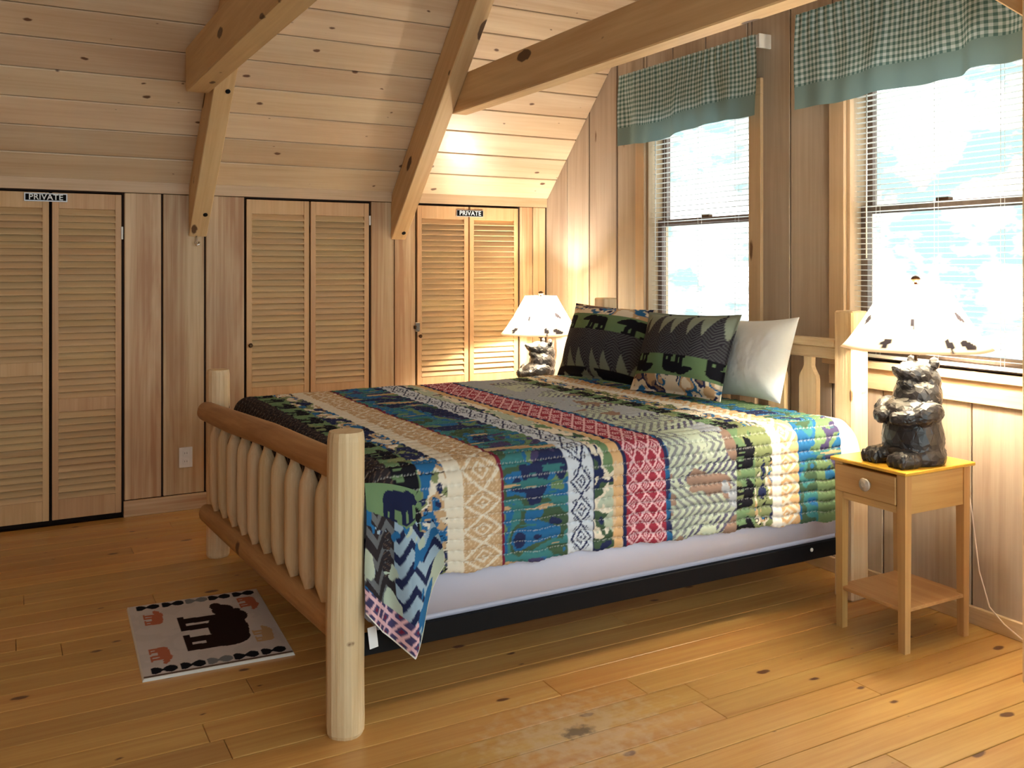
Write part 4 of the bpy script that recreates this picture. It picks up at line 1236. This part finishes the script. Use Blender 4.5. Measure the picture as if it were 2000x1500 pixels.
# ------------------------------------------------------------------ signs, outlet, hook
def sign(x0, x1, z0, z1, yf, label, rim):
    root = thing('door_sign', label, 'sign', ((x0 + x1) / 2, yf, z0))
    wbox('sign_border', M['signrim'], root, x0, x1, yf - 0.003, yf, z0, z1, 0.0006, 'x')
    wbox('sign_plate', M['sign'], root, x0 + rim, x1 - rim, yf - 0.0045, yf - 0.0025, z0 + rim, z1 - rim, 0.0004, 'x')
    cu = bpy.data.curves.new('t', 'FONT'); cu.body = 'PRIVATE'; cu.align_x = 'CENTER'; cu.align_y = 'CENTER'
    cu.size = (z1 - z0) * 0.95; cu.extrude = 0.0006; cu.offset = 0.0006; cu.space_character = 1.05
    ob = bpy.data.objects.new('t', cu); COL.objects.link(ob)
    dg = bpy.context.evaluated_depsgraph_get()
    me = bpy.data.meshes.new_from_object(ob.evaluated_get(dg)); bpy.data.objects.remove(ob, do_unlink=True)
    me.materials.clear()
    link('lettering', me, M['letter'], root, frame(((x0 + x1) / 2, yf - 0.0052, (z0 + z1) / 2), (1, 0, 0), (0, -1, 0)))
    # hanging wire
    link('sign_wire', tube_mesh([((x0 + x1) / 2, yf - 0.001, z1), ((x0 + x1) / 2, yf - 0.001, z1 + 0.02)], 0.0012, 5), M['black'], root)
sign(0.088, 0.296, 1.748, 1.793, YK + 0.001, 'black PRIVATE sign with a silver border on the leftmost louvred door', 0.006)
sign(2.633, 2.832, 1.732, 1.776, YK + 0.001, 'black PRIVATE sign on the louvred door behind the far lamp', 0.003)
out = thing('wall_outlet', 'white outlet plate low on the knee wall beside the left louvred door', 'outlet', (0.908, YK, 0.30))
wbox('cover_plate', M['plate'], out, 0.872, 0.946, YK - 0.005, YK, 0.243, 0.360, 0.002, 'z')
for zc in (0.278, 0.325):
    r = wbox('receptacle', M['plate'], out, 0.893, 0.925, YK - 0.007, YK - 0.004, zc - 0.016, zc + 0.016, 0.001, 'z')
    for xx in (0.903, 0.915):
        wbox('slot', M['slot'], r, xx - 0.001, xx + 0.001, YK - 0.0075, YK - 0.006, zc - 0.004, zc + 0.006)
tag(link('hook', tube_mesh([(0.965, 5.50, 1.575), (0.965, 5.50, 1.548), (0.955, 5.492, 1.533), (0.962, 5.485, 1.520), (0.976, 5.485, 1.526), (0.976, 5.488, 1.54)], 0.006, 8), M['chrome'], None),
    'small chrome hook under the lower end of the left rafter', 'hook')

# ------------------------------------------------------------------ bear rug
rc0 = np.array([0.434, 4.03]); 
corn = [np.array(v) for v in ((0.404, 3.300), (0.914, 3.268), (0.953, 4.002), (0.434, 4.036))]
na, nb = 150, 215
A, B = np.meshgrid(np.linspace(0, 1, na), np.linspace(0, 1, nb), indexing='ij')   # A along x, B along y (near -> far)
XY = (corn[0][None, None] * ((1 - A) * (1 - B))[..., None] + corn[1] * (A * (1 - B))[..., None] + corn[2] * (A * B)[..., None] + corn[3] * ((1 - A) * B)[..., None])
edge = np.minimum(np.minimum(A, 1 - A) * 0.51, np.minimum(B, 1 - B) * 0.73)
Z = 0.009 * np.clip(edge / 0.004, 0, 1) ** 0.5 + 0.0006 * vnoise(A * 140, B * 200, 3)
Z[edge < 1e-6] = 0.0004
rr = np.zeros(A.shape + (3,)); rr[:] = C['rugbg']
rr[fbm(A * 9, B * 12, 2) > 0.6] = C['rugbg'] * 0.94
ax = A * 0.51; by = B * 0.73
# bear: ground towards -x, head towards the far end
ba = (by - 0.37) / 0.50; bb = (ax - 0.165) / 0.42
rr[bear_mask(ba, bb)] = C['rugbear']
for (cx, cy, c, fl) in ((0.085, 0.555, 'terra', 1), (0.075, 0.185, 'terra', -1), (0.445, 0.575, 'terra', -1), (0.440, 0.300 - 0.08, 'tan', 1)):
    q = bear_mask(fl * (by - cy) / 0.17, (ax - cx + 0.035) / 0.12); rr[q] = C[c]
for yb in (0.055, 0.69):
    for i, xx in enumerate((0.075, 0.17, 0.26, 0.35, 0.445)):
        dx = (ax - xx) / 0.042; dy = (by - yb) / 0.028
        q = (np.abs(dx) < 1) & (np.abs(dy) < 0.25 + 0.75 * np.abs(np.sin(dx * 2.6 + 0.3)))
        rr[q] = C['black'] if i != 2 else C['grey']
rr[(by < 0.022)] = C['brown'] * 0.55
rr[(by < 0.008) | (edge < 0.006)] = C['white'] * 0.9
mr_ = grid_mesh('bear_rug', np.concatenate([XY, Z[..., None]], -1)); set_cols(mr_, rr)
tag(link('bear_rug', mr_, M['rug'], None), 'small cream rug with a big dark bear on the floor by the footboard', 'rug')
